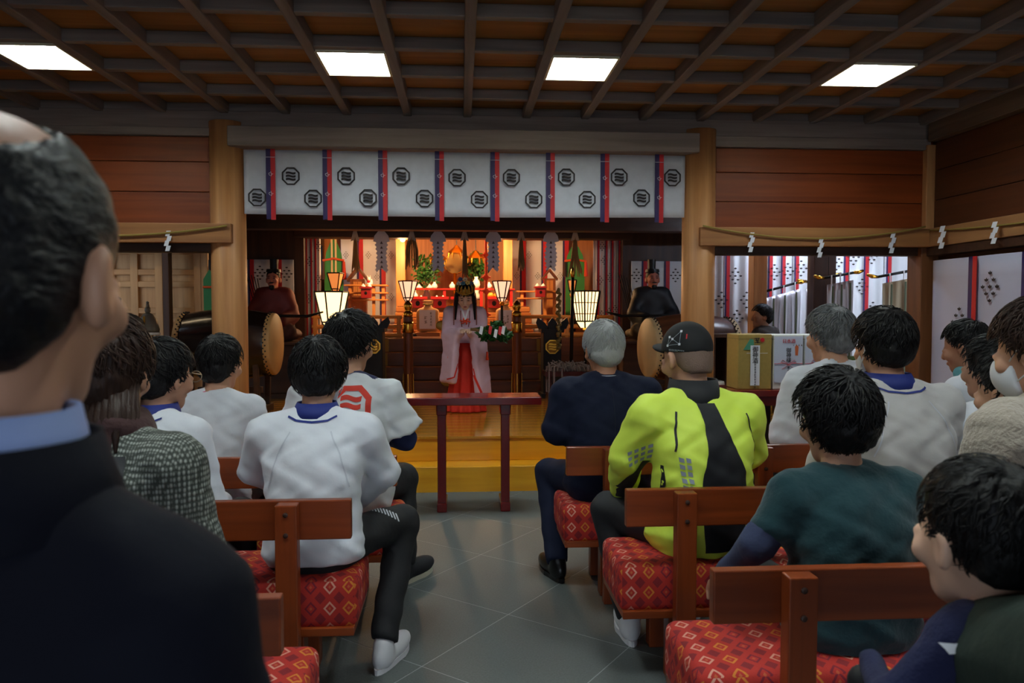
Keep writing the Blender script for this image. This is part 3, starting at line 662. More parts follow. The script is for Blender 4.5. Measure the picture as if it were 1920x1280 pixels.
lantern('large glowing slatted lantern right of the stairs', 1098, 546, 614, 60, 40, 9.05, 6, M_lp, HF, 4, .3)
lantern('small amber paper lantern behind the black pole', 1073, 525, 549, 22, 14, 9.9, 4, M_lp3, SF, rot=.6)
# warm down-lights in the sanctuary
for px, lab in ((755, 'left gilt ceiling lamp of the sanctuary'), (930, 'right gilt ceiling lamp of the sanctuary')):
    p = at(px, 449, 10.6); t = thing('ceiling_lamp', lab, 'lamp', (p.x, 10.6, p.z)); mk('stem', cyl(bmn(), (0, 0, .04), (0, 0, 2.76-p.z), .012, n=8), M_gold, t)
    mk('gilt_shade', lathe(bmn(), [(.02, .05), (.07, .03), (.085, 0), (.08, 0), (.06, .02)], n=20, close=False), M_gold, t, smooth=True); mk('bulb', ell(bmn(), (0, 0, .0), (.035, .035, .03)), glow('warm_bulb', (255, 190, 110), 60), t, smooth=True)
    l = bpy.data.lights.new('bulb_light', 'POINT'); l.energy = 85; l.color = (1, .60, .28); l.shadow_soft_size = .06; lo = bpy.data.objects.new('bulb_light', l); COL.objects.link(lo); lo.parent = t; lo.location = (0, 0, -.08)
# ================================================================= figure modelling: smooth-blended solids turned into one skin
def smin(a, b, k):
    h = np.clip(.5+.5*(b-a)/k, 0, 1); return b+(a-b)*h-k*h*(1-h)
def sd_cap(P, a, b, ra, rb):
    a = np.asarray(a, np.float32); b = np.asarray(b, np.float32); d = b-a; L2 = max(float(d@d), 1e-9)
    t = np.clip(((P-a)@d)/L2, 0, 1); q = P-a-t[:, None]*d
    return np.sqrt((q*q).sum(1))-(ra+(rb-ra)*t)
def sd_ell(P, c, r, R=None):
    q = P-np.asarray(c, np.float32)
    if R is not None: q = q@R
    r = np.asarray(r, np.float32); k0 = np.sqrt(((q/r)**2).sum(1)); k1 = np.sqrt(((q/(r*r))**2).sum(1))+1e-9
    return k0*(k0-1)/k1
def sd_box(P, c, r, rad, R=None):
    q = P-np.asarray(c, np.float32)
    if R is not None: q = q@R
    q = np.abs(q)-(np.asarray(r, np.float32)-rad)
    return np.sqrt((np.maximum(q, 0)**2).sum(1))+np.minimum(q.max(1), 0)-rad
def nets(f, lo, hi, h):
    lo = np.asarray(lo, float); n = np.ceil((np.asarray(hi)-lo)/h).astype(int)+1
    ax = [lo[i]+h*np.arange(n[i]) for i in range(3)]
    G = np.stack(np.meshgrid(*ax, indexing='ij'), -1).reshape(-1, 3).astype(np.float32)
    k = 4                                            # coarse pass first, then only the lattice points near the surface
    m = (n+k-2)//k+1; cx = [lo[i]+h*k*np.arange(m[i]) for i in range(3)]
    Fc = f(np.stack(np.meshgrid(*cx, indexing='ij'), -1).reshape(-1, 3).astype(np.float32)).reshape(m)
    up = [np.minimum((np.arange(n[i])+k//2)//k, m[i]-1) for i in range(3)]
    F = Fc[np.ix_(*up)].astype(np.float32).reshape(-1); near = np.abs(F) < h*k*1.3+.03
    F[near] = f(G[near]); F = F.reshape(n); I = F < 0
    c = [(i, j, k) for i in (0, 1) for j in (0, 1) for k in (0, 1)]
    sl = lambda A, o: A[o[0]:n[0]-1+o[0], o[1]:n[1]-1+o[1], o[2]:n[2]-1+o[2]]
    cnt = sum(sl(I, o).astype(np.int8) for o in c); mask = (cnt > 0) & (cnt < 8)
    idx = -np.ones(mask.shape, np.int64); idx[mask] = np.arange(mask.sum())
    S = np.zeros((int(mask.sum()), 3)); K = np.zeros(int(mask.sum()))
    for o in c:
        for a in range(3):
            if o[a]: continue
            o2 = list(o); o2[a] = 1; A, B = sl(F, o)[mask], sl(F, o2)[mask]; x = (A < 0) != (B < 0)
            t = np.where(x, A/np.where(np.abs(A-B) < 1e-9, 1e-9, A-B), 0); p = np.tile(np.array(o, float), (len(A), 1)); p[:, a] += t
            S[x] += p[x]; K[x] += 1
    V = (np.argwhere(mask)+S/K[:, None])*h+lo
    Fc = []
    for a in range(3):
        b, d = (a+1) % 3, (a+2) % 3
        s0 = [slice(None)]*3; s1 = [slice(None)]*3; s0[a] = slice(0, n[a]-1); s1[a] = slice(1, n[a])
        x = I[tuple(s0)] != I[tuple(s1)]; e = np.argwhere(x); e = e[(e[:, b] > 0) & (e[:, d] > 0) & (e[:, b] < n[b]-1) & (e[:, d] < n[d]-1)]
        if not len(e): continue
        ins = I[tuple(s0)][tuple(e.T)]
        def g(db, dd):
            q = e.copy(); q[:, b] -= db; q[:, d] -= dd; return idx[tuple(q.T)]
        Q = np.stack([g(1, 1), g(0, 1), g(0, 0), g(1, 0)], 1); Q[~ins] = Q[~ins][:, ::-1]; Fc.append(Q)
    return V, np.concatenate(Fc)
def mesh_from(name, V, Fq, relax=1):
    for _ in range(relax):                           # light smoothing of the lattice
        I = np.concatenate([Fq[:, i] for i in range(4)]*2); J = np.concatenate([Fq[:, (i+1) % 4] for i in range(4)]+[Fq[:, i-1] for i in range(4)])
        C = np.bincount(I, minlength=len(V)); A = np.stack([np.bincount(I, V[J, k], len(V)) for k in range(3)], 1)
        V = .5*V+.5*A/np.maximum(C, 1)[:, None]
    me = bpy.data.meshes.new(name); me.from_pydata(V.tolist(), [], Fq.tolist()); me.update()
    return me
def solid(name, f, lo, hi, h, m, parent=None, relax=1):
    V, Q = nets(f, lo, hi, h); me = mesh_from(name, V, Q, relax)
    return mko(name, me, m, parent, smooth=True)
def join_np(parts):
    V, Q, o = [], [], 0
    for v, q in parts: V.append(v); Q.append(q+o); o += len(v)
    return np.concatenate(V), np.concatenate(Q)
def rotm(yaw=0, pitch=0, roll=0):
    return np.array(Euler((-pitch, roll, yaw), 'YXZ').to_matrix(), np.float32)
def wob(P, amp, s, seed=0.0):
    return amp*(np.sin(P[:, 0]*s+seed+1.7*np.sin(P[:, 2]*s*.6+seed))*np.sin(P[:, 2]*s*.9+P[:, 1]*s*.5+seed*2))
class Fig:
    """A human figure; local axes: faces +Y, z up, origin on the floor under the pelvis."""
    def __init__(s, sit=True, sc=1.0, seat=.44, lean=.12, hump=.03, girth=1.0, shw=1.0, yaw=0, pitch=.05, roll=0, neck=.058, drop=0., elbows=None, wrists=None, knees=None, ankles=None, pelvis=None, hs=1.10):
        s.sc, s.lean, s.hump, s.sit = sc, lean, hump, sit
        s.pz = (seat+.09) if sit else .92*sc
        s.P0 = np.array(pelvis if pelvis is not None else (0, 0, s.pz), np.float32); s.pz = s.P0[2]
        s.d = np.array((0, math.sin(lean), math.cos(lean)), np.float32); s.e = np.array((0, math.cos(lean), -math.sin(lean)), np.float32)
        s.L = .50*sc; s.girth, s.shw = girth, shw
        s.sh = [s.sp(.815, x=k*.172*sc*shw) for k in (-1, 1)]
        s.hip = [s.P0+np.array((k*.088*sc, .0, -.01)) for k in (-1, 1)]
        s.sh = [q-np.array((0, 0, drop), np.float32) for q in s.sh]
        D = lambda v, dflt: [np.array(q, np.float32) for q in (v or dflt)]
        z = s.pz
        s.el = D(elbows, [(k*.232*sc*shw, s.sh[0][1]+.04, s.sh[0][2]-.27*sc) for k in (-1, 1)])
        s.wr = D(wrists, [(k*.11*sc, s.el[0][1]+.22*sc, max(z+.07, s.el[0][2]-.04)) for k in (-1, 1)] if sit else [(k*.27*sc, s.el[0][1]+.05, s.el[0][2]-.25*sc) for k in (-1, 1)])
        s.kn = D(knees, [(k*.13*sc, .43*sc, z+.0) for k in (-1, 1)] if sit else [(k*.09*sc, .02, .48*sc) for k in (-1, 1)])
        s.an = D(ankles, [(k*.12*sc, .40*sc, .09) for k in (-1, 1)] if sit else [(k*.09*sc, -.01, .08) for k in (-1, 1)])
        s.nb = s.sp(.97); s.R = rotm(yaw, pitch, roll); s.hs = hs*sc**.5
        up = s.R@np.array((0, 0, 1.), np.float32)
        s.nt = s.nb+s.d*(neck*sc)*.6+np.array((0, .018*sc, neck*sc*.4), np.float32)
        s.H = s.nt+s.R@np.array((0, .012, .085*s.hs), np.float32)
    def sp(s, u, x=0, y=0):
        return s.P0+s.d*(s.L*u)+s.e*(y-s.hump*math.sin(PI*min(max(u, 0), 1)))+np.array((x, 0, 0), np.float32)
    def torso(s, P, inf=0., hem=None):
        q = P-s.P0; t = q@s.d/s.L; y = q@s.e+s.hump*np.sin(PI*np.clip(t, 0, 1)); x = q[:, 0]; g = s.girth*s.sc
        U = [-.24, -.1, 0, .2, .4, .6, .78, .9, 1.0]
        a = np.interp(t, U, np.array([.13, .175, .178, .162, .160, .168, .155, .115, .06])*g)+inf
        b = np.interp(t, U, np.array([.10, .125, .128, .115, .112, .112, .100, .078, .055])*g)+inf
        r = (np.abs(x/a)**2.4+np.abs(y/b)**2.4)**(1/2.4)
        d = (r-1)*np.minimum(a, b)*.9
        lo = -.24 if hem is None else hem
        return np.maximum(np.maximum(d, (t-1.0)*s.L), (lo-t)*s.L)
    def arms(s, P, inf=0., to=1.0, r=(.060, .046, .032)):
        d = None
        for k in (0, 1):
            A = sd_cap(P, s.sh[k], s.el[k], (r[0]+inf)*s.sc, (r[1]+inf)*s.sc)
            if to > .5:
                w = s.el[k]+(s.wr[k]-s.el[k])*min((to-.5)*2, 1); A = smin(A, sd_cap(P, s.el[k], w, (r[1]+inf)*s.sc, (r[1]+(r[2]-r[1])*min((to-.5)*2, 1)+inf)*s.sc), .02)
            else:
                A = sd_cap(P, s.sh[k], s.sh[k]+(s.el[k]-s.sh[k])*to*2, (r[0]+inf)*s.sc, (r[0]+(r[1]-r[0])*to*2+inf)*s.sc)
            T = sd_cap(P, s.nb+s.d*.0, s.sh[k]+np.array((0, 0, .004)), (.050+inf*.4)*s.sc, (.054+inf)*s.sc)
            A = smin(A, T, .04); d = A if d is None else np.minimum(d, A)
        return d
    def legs(s, P, inf=0., r=(.088, .064, .042)):
        d = None
        for k in (0, 1):
            A = smin(sd_cap(P, s.hip[k], s.kn[k], (r[0]+inf)*s.sc, (r[1]+inf)*s.sc), sd_cap(P, s.kn[k], s.an[k], (r[1]+inf)*s.sc, (r[2]+inf)*s.sc), .025)
            d = A if d is None else smin(d, A, .02)
        return d
    def hl(s, P): return (P-s.H)@s.R/s.hs
    def head(s, P):
        q = s.hl(P)
        d = sd_ell(q, (0, -.012, .028), (.075, .094, .090))
        d = smin(d, sd_ell(q, (0, .026, -.040), (.056, .060, .078)), .04)
        d = smin(d, sd_ell(q, (0, .060, -.092), (.030, .026, .024)), .03)
        d = smin(d, sd_cap(q, (0, .088, .015), (0, .104, -.028), .008, .014), .014)          # nose
        for k in (-1, 1):
            d = smin(d, sd_ell(q, (k*.036, .080, .0), (.018, .012, .010)), .008)
            d = smin(d, sd_ell(q, (k*.045, .066, -.03), (.022, .02, .02)), .02)
            ear = np.maximum(sd_ell(q, (k*.080, -.012, -.012), (.013, .022, .034), rotm(k*.35, 0, 0)), -sd_ell(q, (k*.094, -.006, -.010), (.010, .012, .020)))
            d = smin(d, ear, .006)
            d = np.maximum(d, -sd_ell(q, (k*.032, .098, .010), (.016, .010, .008)))              # eye sockets
        d = smin(d, sd_ell(q, (0, .088, -.062), (.024, .012, .010)), .008)                     # lips
        return d*s.hs
    def neck(s, P, inf=0.):
        return sd_cap(P, s.nb-s.d*.05, s.H+s.R@np.array((0, -.018, -.04), np.float32)*s.hs, (.058+inf)*s.sc, (.052+inf)*s.hs)
    def hand(s, k, curl=.6, h=.006):
        """palm and five bent fingers continuing the forearm"""
        w = s.wr[k]; f = w-s.el[k]; f = f/np.linalg.norm(f); up = np.array((0, 0, 1.)); sd = np.cross(f, up); sd /= np.linalg.norm(sd)+1e-9; dn = np.cross(sd, f); sd = sd*(1 if k else -1)
        if dn[2] > 0: dn = -dn
        S = s.sc; c = w+f*.05*S; R = np.stack([sd, f, -dn], 1).astype(np.float32)
        def g(P):
            d = sd_box(P, c, (.040*S, .050*S, .013*S), .012*S, R); d = smin(d, sd_cap(P, w-f*.03*S, w+f*.01*S, .030*S, .026*S), .02)
            for i, (o, l) in enumerate(((-.031, .062), (-.010, .074), (.011, .080), (.031, .070))):
                a = c+sd*o*S+f*.045*S; b = a+(f*math.cos(curl*.6)+dn*math.sin(curl*.6))*l*.5*S; e = b+(f*math.cos(curl*1.9)+dn*math.sin(curl*1.9))*l*.5*S
                d = smin(d, np.minimum(sd_cap(P, a, b, .0095*S, .0088*S), sd_cap(P, b, e, .0088*S, .0075*S)), .005)
            a = c-sd*.034*S-f*.02*S; b = a+(-sd*.6+f*.75+dn*.3)*.045*S; e = b+(f*.95+dn*.3-sd*.1)*.034*S
            return smin(d, np.minimum(sd_cap(P, a, b, .013*S, .011*S), sd_cap(P, b, e, .011*S, .008*S)), .008)
        lo, hi = c-.15*S, c+.15*S
        return nets(g, lo, hi, h)
    def box(s, pts, pad):
        A = np.array(pts); return A.min(0)-pad, A.max(0)+pad
    def all_pts(s): return [s.P0, s.nb, *s.sh, *s.el, *s.wr, *s.hip, *s.kn, *s.an]
    def body(s, name, m, h=.020, hands=True, headres=.0075, feet=True):
        def f(P):
            d = smin(s.torso(P, -.012), s.arms(P, -.014), .03); d = smin(d, s.legs(P, -.014), .03)
            return smin(d, s.neck(P), .02)
        lo, hi = s.box(s.all_pts(), .16); parts = [nets(f, lo, hi, h)]
        fh = lambda P: smin(s.head(P), s.neck(P), .015)
        hl, hh = s.H-.17*s.hs, s.H+.17*s.hs; hl = hl.copy(); hl[2] = s.H[2]-.165*s.hs
        parts.append(nets(fh, hl, hh, headres))
        if hands: parts += [s.hand(0), s.hand(1)]
        V, Q = join_np(parts); o = mko(name, mesh_from(name, V, Q, 1), m, smooth=True); return o
    def shirt(s, m, parent, name='shirt', inf=.008, to=1.0, hem=-.22, h=.012, folds=.004, extra=None, k=.03, arm_r=(.060, .046, .034), seed=1., armfn=None):
        def f(P):
            A = s.arms(P, inf, to, arm_r) if armfn is None else armfn(P)
            d = smin(s.torso(P, inf, hem), A, k)
            if extra is not None: d = smin(d, extra(P), .03)
            nc = sd_cap(P, s.nb-s.d*.02, s.nt+s.d*.06, .052*s.sc, .05*s.sc)
            d = np.maximum(d, -(nc))
            return d+wob(P, folds, 38, seed)+wob(P, folds*.6, 71, seed*3)
        lo, hi = s.box([s.P0-s.d*.12, s.nb+s.d*.03, *s.sh, *s.el, *s.wr], .20*max(s.girth, 1))
        return solid(name, f, lo, hi, h, m, parent, 1)
    def trousers(s, m, parent, inf=.006, h=.014, name='trousers', r=(.088, .066, .05), top=.12, folds=.005, cut=None):
        def f(P):
            d = smin(s.legs(P, inf, r), np.maximum(s.torso(P, inf-.004), ((P-s.P0)@s.d/s.L-top)*s.L), .03)
            for k in (0, 1):
                ax = s.an[k]-s.kn[k]; ax = ax/np.linalg.norm(ax); cu = (P-s.an[k])@ax+(-.015 if cut is None else cut)
                d = np.where(np.sqrt(((P-s.an[k])**2).sum(1)) < .14*s.sc, np.maximum(d, cu), d)
            return d+wob(P, folds, 34, 2.2)
        lo, hi = s.box([s.P0, *s.hip, *s.kn, *s.an], .17)
        return solid(name, f, lo, hi, h, m, parent, 1)
    def shoe(s, k, m, msole, parent, yaw=0, L=.27):
        a = s.an[k]; R = rotm(yaw); S = s.sc; g = lambda v: a+R@(np.array(v, np.float32)*S); zb = -a[2]
        def f(P):
            q = (P-a)@R/S
            d = sd_ell(q, (0, .10, zb/S+.045), (.043, .12, .045)); d = smin(d, sd_ell(q, (0, -.02, zb/S+.05), (.036, .055, .055)), .03); d = smin(d, sd_cap(q, (0, -.015, zb/S+.05), (0, -.01, zb/S+.10), .037, .042), .02)
            return np.maximum(d, -(q[:, 2]-zb/S-.012))*S
        o = solid('shoe', f, a+np.array((-.24, -.24, zb-.02)), a+np.array((.24, .26, .10)), .008, m, parent)
        b = bmn(); n = 22; pr = []
        for i in range(n):
            t = 2*PI*i/n; pr.append((.044*math.cos(t)*(1 if math.sin(t) > 0 else .82), .085+.145*math.sin(t)-.02))
        prism(b, pr, .022, 'Z'); 
        so = mk('sole', b, msole, o); so.matrix_local = Matrix.Translation(Vector((float(a[0]), float(a[1]), 0.0))) @ Matrix.Rotation(yaw, 4, 'Z') @ Matrix.Scale(S, 4)
        return o
    def hair(s, m, parent, thick=.016, line=None, seed=1, locks=260, rough=.003, low=-.095, lift=.004, wide=0., lenx=1.0, fringe=.06, name='hair', whorl=(0, -.6, .8), top=0., h=.008, lw=.0042):
        """hair cap with combed locks; line = hairline heights"""
        ys = [-.14, -.07, -.035, .0, .03, .06, .12]; zs = line or [low, low, low*.7, -.005, .02, fringe, fringe+.015]
        c = np.array((0, -.012, .028)); r = np.array((.075+thick+wide, .094+thick*.95, .090+thick+top))
        def f(P):
            q = s.hl(P); zl = np.interp(q[:, 1], ys, zs); d = sd_ell(q, c, r)
            d = smin(d, sd_ell(q, (0, -.052, -.038), (.060+thick*.8, .048+thick*.9, .066)), .03)
            d = d+thick*.9*(1-np.clip((q[:, 2]-zl)/.07, 0, 1))**1.3; d = d+wob(q, rough, 95, seed)+wob(q, rough*.7, 190, seed*2)
            return np.maximum(d, (zl-q[:, 2])*.8)*s.hs
        V, Q = nets(f, s.H-.18*s.hs, s.H+.18*s.hs, h*s.hs)
        rng = np.random.default_rng(seed); W = np.array(whorl, float); W /= np.linalg.norm(W); t1 = np.cross(W, (1, 0, 0)); t1 /= np.linalg.norm(t1); t2 = np.cross(W, t1)
        VV, QQ = [V], [Q]; off = len(V); n = 0
        while n < locks*1.7:
            n += 1
            th0 = math.acos(1-rng.uniform(0.01, 1.75)); ph = rng.uniform(0, 2*PI); dth = rng.uniform(.28, .5)*lenx; pts = []
            lf = rng.uniform(.2, 1)*lift; ok = True
            for k in range(5):
                th = th0+dth*k/4; pk = ph+.12*math.sin(k+n)*rng.uniform(.2, 1); dr = W*math.cos(th)+(t1*math.cos(pk)+t2*math.sin(pk))*math.sin(th)
                p = c+dr*r*(1.0+(.004+lf*(k/4)**1.5)/.1-.02*(k == 0))
                if p[2] < np.interp(p[1], ys, zs)-.012: ok = k >= 2; break
                pts.append(p)
            if not ok or len(pts) < 3: continue
            w = rng.uniform(.6, 1.3)*lw
            pts = [s.H+s.R@(np.array(p, np.float32)*s.hs) for p in pts]; ring = []
            for k, p in enumerate(pts):
                t = pts[min(k+1, len(pts)-1)]-pts[max(k-1, 0)]; t = t/(np.linalg.norm(t)+1e-9); nn = p-(s.H+s.R@(c.astype(np.float32)*s.hs)); nn = nn/np.linalg.norm(nn); b = np.cross(t, nn); ww = w*s.hs*(1-.85*(k/(len(pts)-1))**1.5)*(.5 if k == 0 else 1)
                ring.append([p+b*ww, p+nn*ww*.55, p-b*ww, p-nn*ww*.4])
            VV.append(np.array(ring).reshape(-1, 3)); q = []
            for k in range(len(pts)-1):
                for j in range(4): q.append([off+k*4+j, off+k*4+(j+1) % 4, off+(k+1)*4+(j+1) % 4, off+(k+1)*4+j])
            QQ.append(np.array(q)); off += len(pts)*4
        me = bpy.data.meshes.new(name); me.from_pydata(np.concatenate(VV).tolist(), [], np.concatenate(QQ).tolist()); me.update()
        return mko(name, me, m, parent, smooth=True)
    def band(s, pts_r, m, parent, name='collar', tilt=0, thick=.004, n=36, open_front=0.0, y0=0.):
        """ring around the neck: list of (radius_x, radius_y, height along spine)"""
        b = bmn(); rings = []
        for rx, ry, z in pts_r:
            row = []
            for i in range(n):
                a = 2*PI*i/n; c = s.nb+s.d*z*s.sc+np.array((rx*math.cos(a)*s.sc, ry*math.sin(a)*s.sc+y0, tilt*math.sin(a)), np.float32); row.append(b.verts.new(c.tolist()))
            rings.append(row)
        for A, B in zip(rings, rings[1:]):
            for i in range(n):
                a = 2*PI*(i+.5)/n
                if open_front and abs(a-PI/2) < open_front: continue
                b.faces.new((A[i], A[(i+1) % n], B[(i+1) % n], B[i]))
        return mk(name, b, m, parent, smooth=True, solid=thick*2)
_BV = {}
def bvh_of(o):
    if o.name not in _BV: _BV[o.name] = BVHTree.FromPolygons([v.co[:] for v in o.data.vertices], [p.vertices[:] for p in o.data.polygons])
    return _BV[o.name]
def decal(o, rows, m, name, direction=(0, 1, 0), off=.003, parent=None, nx=10):
    """strip of cloth or print lying on o: rows = [(x_left, x_right, z) or ((x, z), (x, z)) ...] seen along direction (local axes)"""
    T = bvh_of(o); d = Vector(direction).normalized(); up = Vector((0, 0, 1)); sx = d.cross(up).normalized(); up2 = sx.cross(d)
    b = bmn(); G = []
    for r in rows:
        (xl, zl), (xr, zr) = r if len(r) == 2 else ((r[0], r[2]), (r[1], r[2])); row = []
        for i in range(nx+1):
            x = xl+(xr-xl)*i/nx; z = zl+(zr-zl)*i/nx; org = sx*x+up2*z-d*3.0
            hit = T.ray_cast(org, d)
            row.append(b.verts.new(hit[0]-d*off) if hit[0] is not None else None)
        G.append(row)
    for A, B in zip(G, G[1:]):
        for i in range(nx):
            q = (A[i], A[i+1], B[i+1], B[i])
            if all(v is not None for v in q) and max((v.co-q[0].co).length for v in q) < .06: b.faces.new(q)
    for v in [v for v in b.verts if not v.link_faces]: b.verts.remove(v)
    return mk(name, b, m, parent or o, smooth=True, recalc=False)
def line_decal(o, pts, w, m, name, direction=(0, 1, 0), off=.003):
    """thin printed or sewn line along 2-D points"""
    P = []
    for (a, b), (c, d) in zip(pts, pts[1:]):
        n = max(1, int(math.hypot(c-a, d-b)/.012)); P += [(a+(c-a)*i/n, b+(d-b)*i/n) for i in range(n)]
    P.append(pts[-1]); rows = []
    for i, p in enumerate(P):
        q0, q1 = P[max(i-1, 0)], P[min(i+1, len(P)-1)]; tx, tz = q1[0]-q0[0], q1[1]-q0[1]; l = math.hypot(tx, tz)+1e-9
        rows.append(((p[0]-tz/l*w/2, p[1]+tx/l*w/2), (p[0]+tz/l*w/2, p[1]-tx/l*w/2)))
    return decal(o, rows, m, name, direction, off, None, 2)
def dense(rows, step=.012):
    out = []
    for (a, b, z), (c, d, w) in zip(rows, rows[1:]):
        n = max(1, int(abs(w-z)/step))
        out += [(a+(c-a)*i/n, b+(d-b)*i/n, z+(w-z)*i/n) for i in range(n)]
    return out+[rows[-1]]
def place(o, x, y, rz=0, z=0):
    o.location = (x, y, z); o.rotation_euler = (0, 0, rz)
M_skin = mat('skin', (196, 146, 118), .5, bump=.05, bscale=120); M_skin2 = mat('skin_tanned', (176, 122, 94), .5, bump=.05, bscale=120); M_skinp = mat('skin_pale', (222, 178, 152), .5)
M_hblack = mat('hair_black', (11, 9, 10), .5, spec=.28, bump=.6, bscale=90, stretch=(1, 1, .25)); M_hbrown = mat('hair_brown', (44, 26, 18), .5, spec=.25, bump=.6, bscale=90, stretch=(1, 1, .2)); M_hgrey = mat('hair_silver', (176, 176, 174), .5, bump=.6, bscale=90, stretch=(1, 1, .3)); M_hpepper = mat('hair_pepper', (120, 122, 124), .5, bump=.7, bscale=90, var=.55, vscale=60, stretch=(1, 1, .3))
# ================================================================= more sanctuary furnishings
def pendant_white(px, lab, w=32, y0=433, y1=512, seed=0):
    Y = YS-.112; p = at(px, y0, Y); hw = w/2*Y/FPX; H = (y1-y0)*Y/FPX
    t = thing('paper_pendant', lab, 'paper pendant', (p.x, Y, p.z), 0, 'cut paper pendants under the sanctuary lintel')
    mk('paper_head', prism(bmn(), [(-hw*.95, -.13), (-hw*.8, -.06), (-hw*.35, 0), (hw*.35, 0), (hw*.8, -.06), (hw*.95, -.13), (hw*.55, -.14), (0, -.10), (-hw*.55, -.14)], .004), M_pend, t)
    n = 18; L = [(-hw*(.62+.10*(-1)**i+.15*math.sin(i*.5+seed)*.5), -.07-(H-.07)*i/n) for i in range(n+1)]; R = [(-x, z) for x, z in reversed(L)]
    tail = [(-hw*.1, -H*.86)]
    b = bmn(); prism(b, L+tail+R, .003, off=.006); mk('paper_tail', b, M_pend, t)
    for i in range(6): mk('cutout', prism(bmn(), [(-.018, -.16-i*.06), (.018, -.16-i*.06), (0, -.125-i*.06)], .002, off=.003), mat('cutout_grey', (96, 84, 90), .8), t)
M_pend = mat('pendant_paper', (196, 196, 214), .8)
pendant_white(715, 'white cut-paper pendant hanging before the left sanctuary curtain'); pendant_white(821, 'white cut-paper pendant hanging left of the mirror', seed=1)
pendant_white(925, 'white cut-paper pendant hanging by the red cord', seed=2); pendant_white(1033, 'white cut-paper pendant hanging above the right miniature shrine', seed=3)
def pendant_straw(px, y1, wt, wb, lab):
    Y = YS-.125; p = at(px, 433, Y); k = Y/FPX; t = thing('straw_pendant', lab, 'straw pendant', (p.x, Y, p.z), 0, 'straw tassels under the sanctuary lintel')
    mk('paper_cap', prism(bmn(), [(-.055, -.13), (-.02, 0), (.02, 0), (.055, -.13), (0, -.11)], .006, off=-.02), mat('cap_paper', (170, 156, 150), .8), t)
    b = bmn()
    for q in range(16):
        a = 2*PI*q/16; tube(b, [(.3*wt/2*k*math.cos(a), .012*math.sin(a), -.05), (wt/2*k*math.cos(a)*.7, .02*math.sin(a), -(y1-433)*k*.5), (wb/2*k*math.cos(a)*(.8+.2*math.sin(q*7)), .03*math.sin(a), -(y1-433)*k*(.94+.06*math.sin(q*5)))], [.008, .010, .005], 5)
    mk('straw_tail', b, M_straw, t)
pendant_straw(666, 510, 10, 18, 'brown straw tassel above the left miniature shrine'); pendant_straw(772, 505, 30, 30, 'thick brown straw tassel by the left lantern')
pendant_straw(871, 520, 8, 12, 'thin brown straw tassel above the dancer'); pendant_straw(977, 508, 10, 16, 'brown straw tassel right of the sanctuary pillar'); pendant_straw(1078, 520, 14, 34, 'broad brown straw tassel before the right green drape')
def green_drape(px, py0, py1, w, lab, stripes=True):
    Y = 11.95; p = at(px, py1, Y); k = Y/FPX; hw = w/2*k; h = (py1-py0)*k; t = thing('silk_drape', lab, 'drape', (p.x, Y, p.z))
    pts = [(-hw, 0), (hw, 0), (hw, h*.72), (hw*.8, h*.86), (hw*.35, h*.97), (0, h), (-hw*.35, h*.97), (-hw*.8, h*.86), (-hw, h*.72)]
    mk('drape', prism(bmn(), pts, .03), mat('drape_green', (62, 140, 70), .5, bump=.3, bscale=9), t)
    if stripes:
        for x in (-.04, .02): mk('stripe', bb(bmn(), (x, -.012, h*.2), (x+.028, -.002, h)), mat('cream_silk', (226, 200, 140), .6), t)
    mk('cord', tube(bmn(), [(-hw*1.15, -.02, h*.78), (0, -.03, h*.80), (hw*1.15, -.02, h*.78)], .018), mat('orange_cord', (210, 84, 30), .7), t)
    for s in (-1, 1): mk('tassel', cyl(bmn(), (s*hw*1.1, -.02, h*.77), (s*hw*1.15, -.02, h*.58), .022, .035, 10), mat('tassel_%d' % s, (196, 60, 30) if s > 0 else (60, 34, 30), .8), t)
    mk('pole', cyl(bmn(), (0, .05, SF-p.z), (0, .05, h), .02), M_blacklac, t)
green_drape(627, 452, 628, 34, 'green silk drape with cream stripes on the left of the sanctuary'); green_drape(1078, 458, 600, 36, 'green silk drape on the right of the sanctuary', False)
def shrine(px, py0, py1, w, Y, lab, base):
    p = at(px, py1, Y); k = Y/FPX; hw = w/2*k; h = (py0-py1)*-k; t = thing('miniature_shrine', lab, 'miniature shrine', (p.x, Y, p.z)); m = M_stairz
    mk('body', bb(bmn(), (-hw*.6, -hw*.5, h*.05), (hw*.6, hw*.5, h*.6)), m, t, bevel=.004); mk('base', bb(bmn(), (-hw*.9, -hw*.7, 0), (hw*.9, hw*.7, h*.06)), m, t)
    for s in (-1, 1):
        mk('roof_slope', prism(bmn(), [(0, h), (s*hw, h*.60), (s*hw*.96, h*.52), (0, h*.90)], hw*1.5, off=-hw*.8), M_stair, t); mk('door', bb(bmn(), (min(s*.004, s*hw*.4), -hw*.52, h*.1), (max(s*.004, s*hw*.4), -hw*.48, h*.52)), M_altarz, t)
    for s in (-1, 1): mk('post', bb(bmn(), (s*hw*.62-.012, -hw*.62, h*.05), (s*hw*.62+.012, -hw*.58, h*.6)), m, t)
    if base: mk('support', bb(bmn(), (-hw*.8, -hw*.6, SF-p.z), (hw*.8, hw*.6, 0)), M_altarz, t)
shrine(672, 500, 560, 38, 11.9, 'wooden miniature shrine on the left altar shelf', True); shrine(1030, 504, 549, 30, 11.9, 'gabled wooden miniature shrine on the right altar shelf', True)
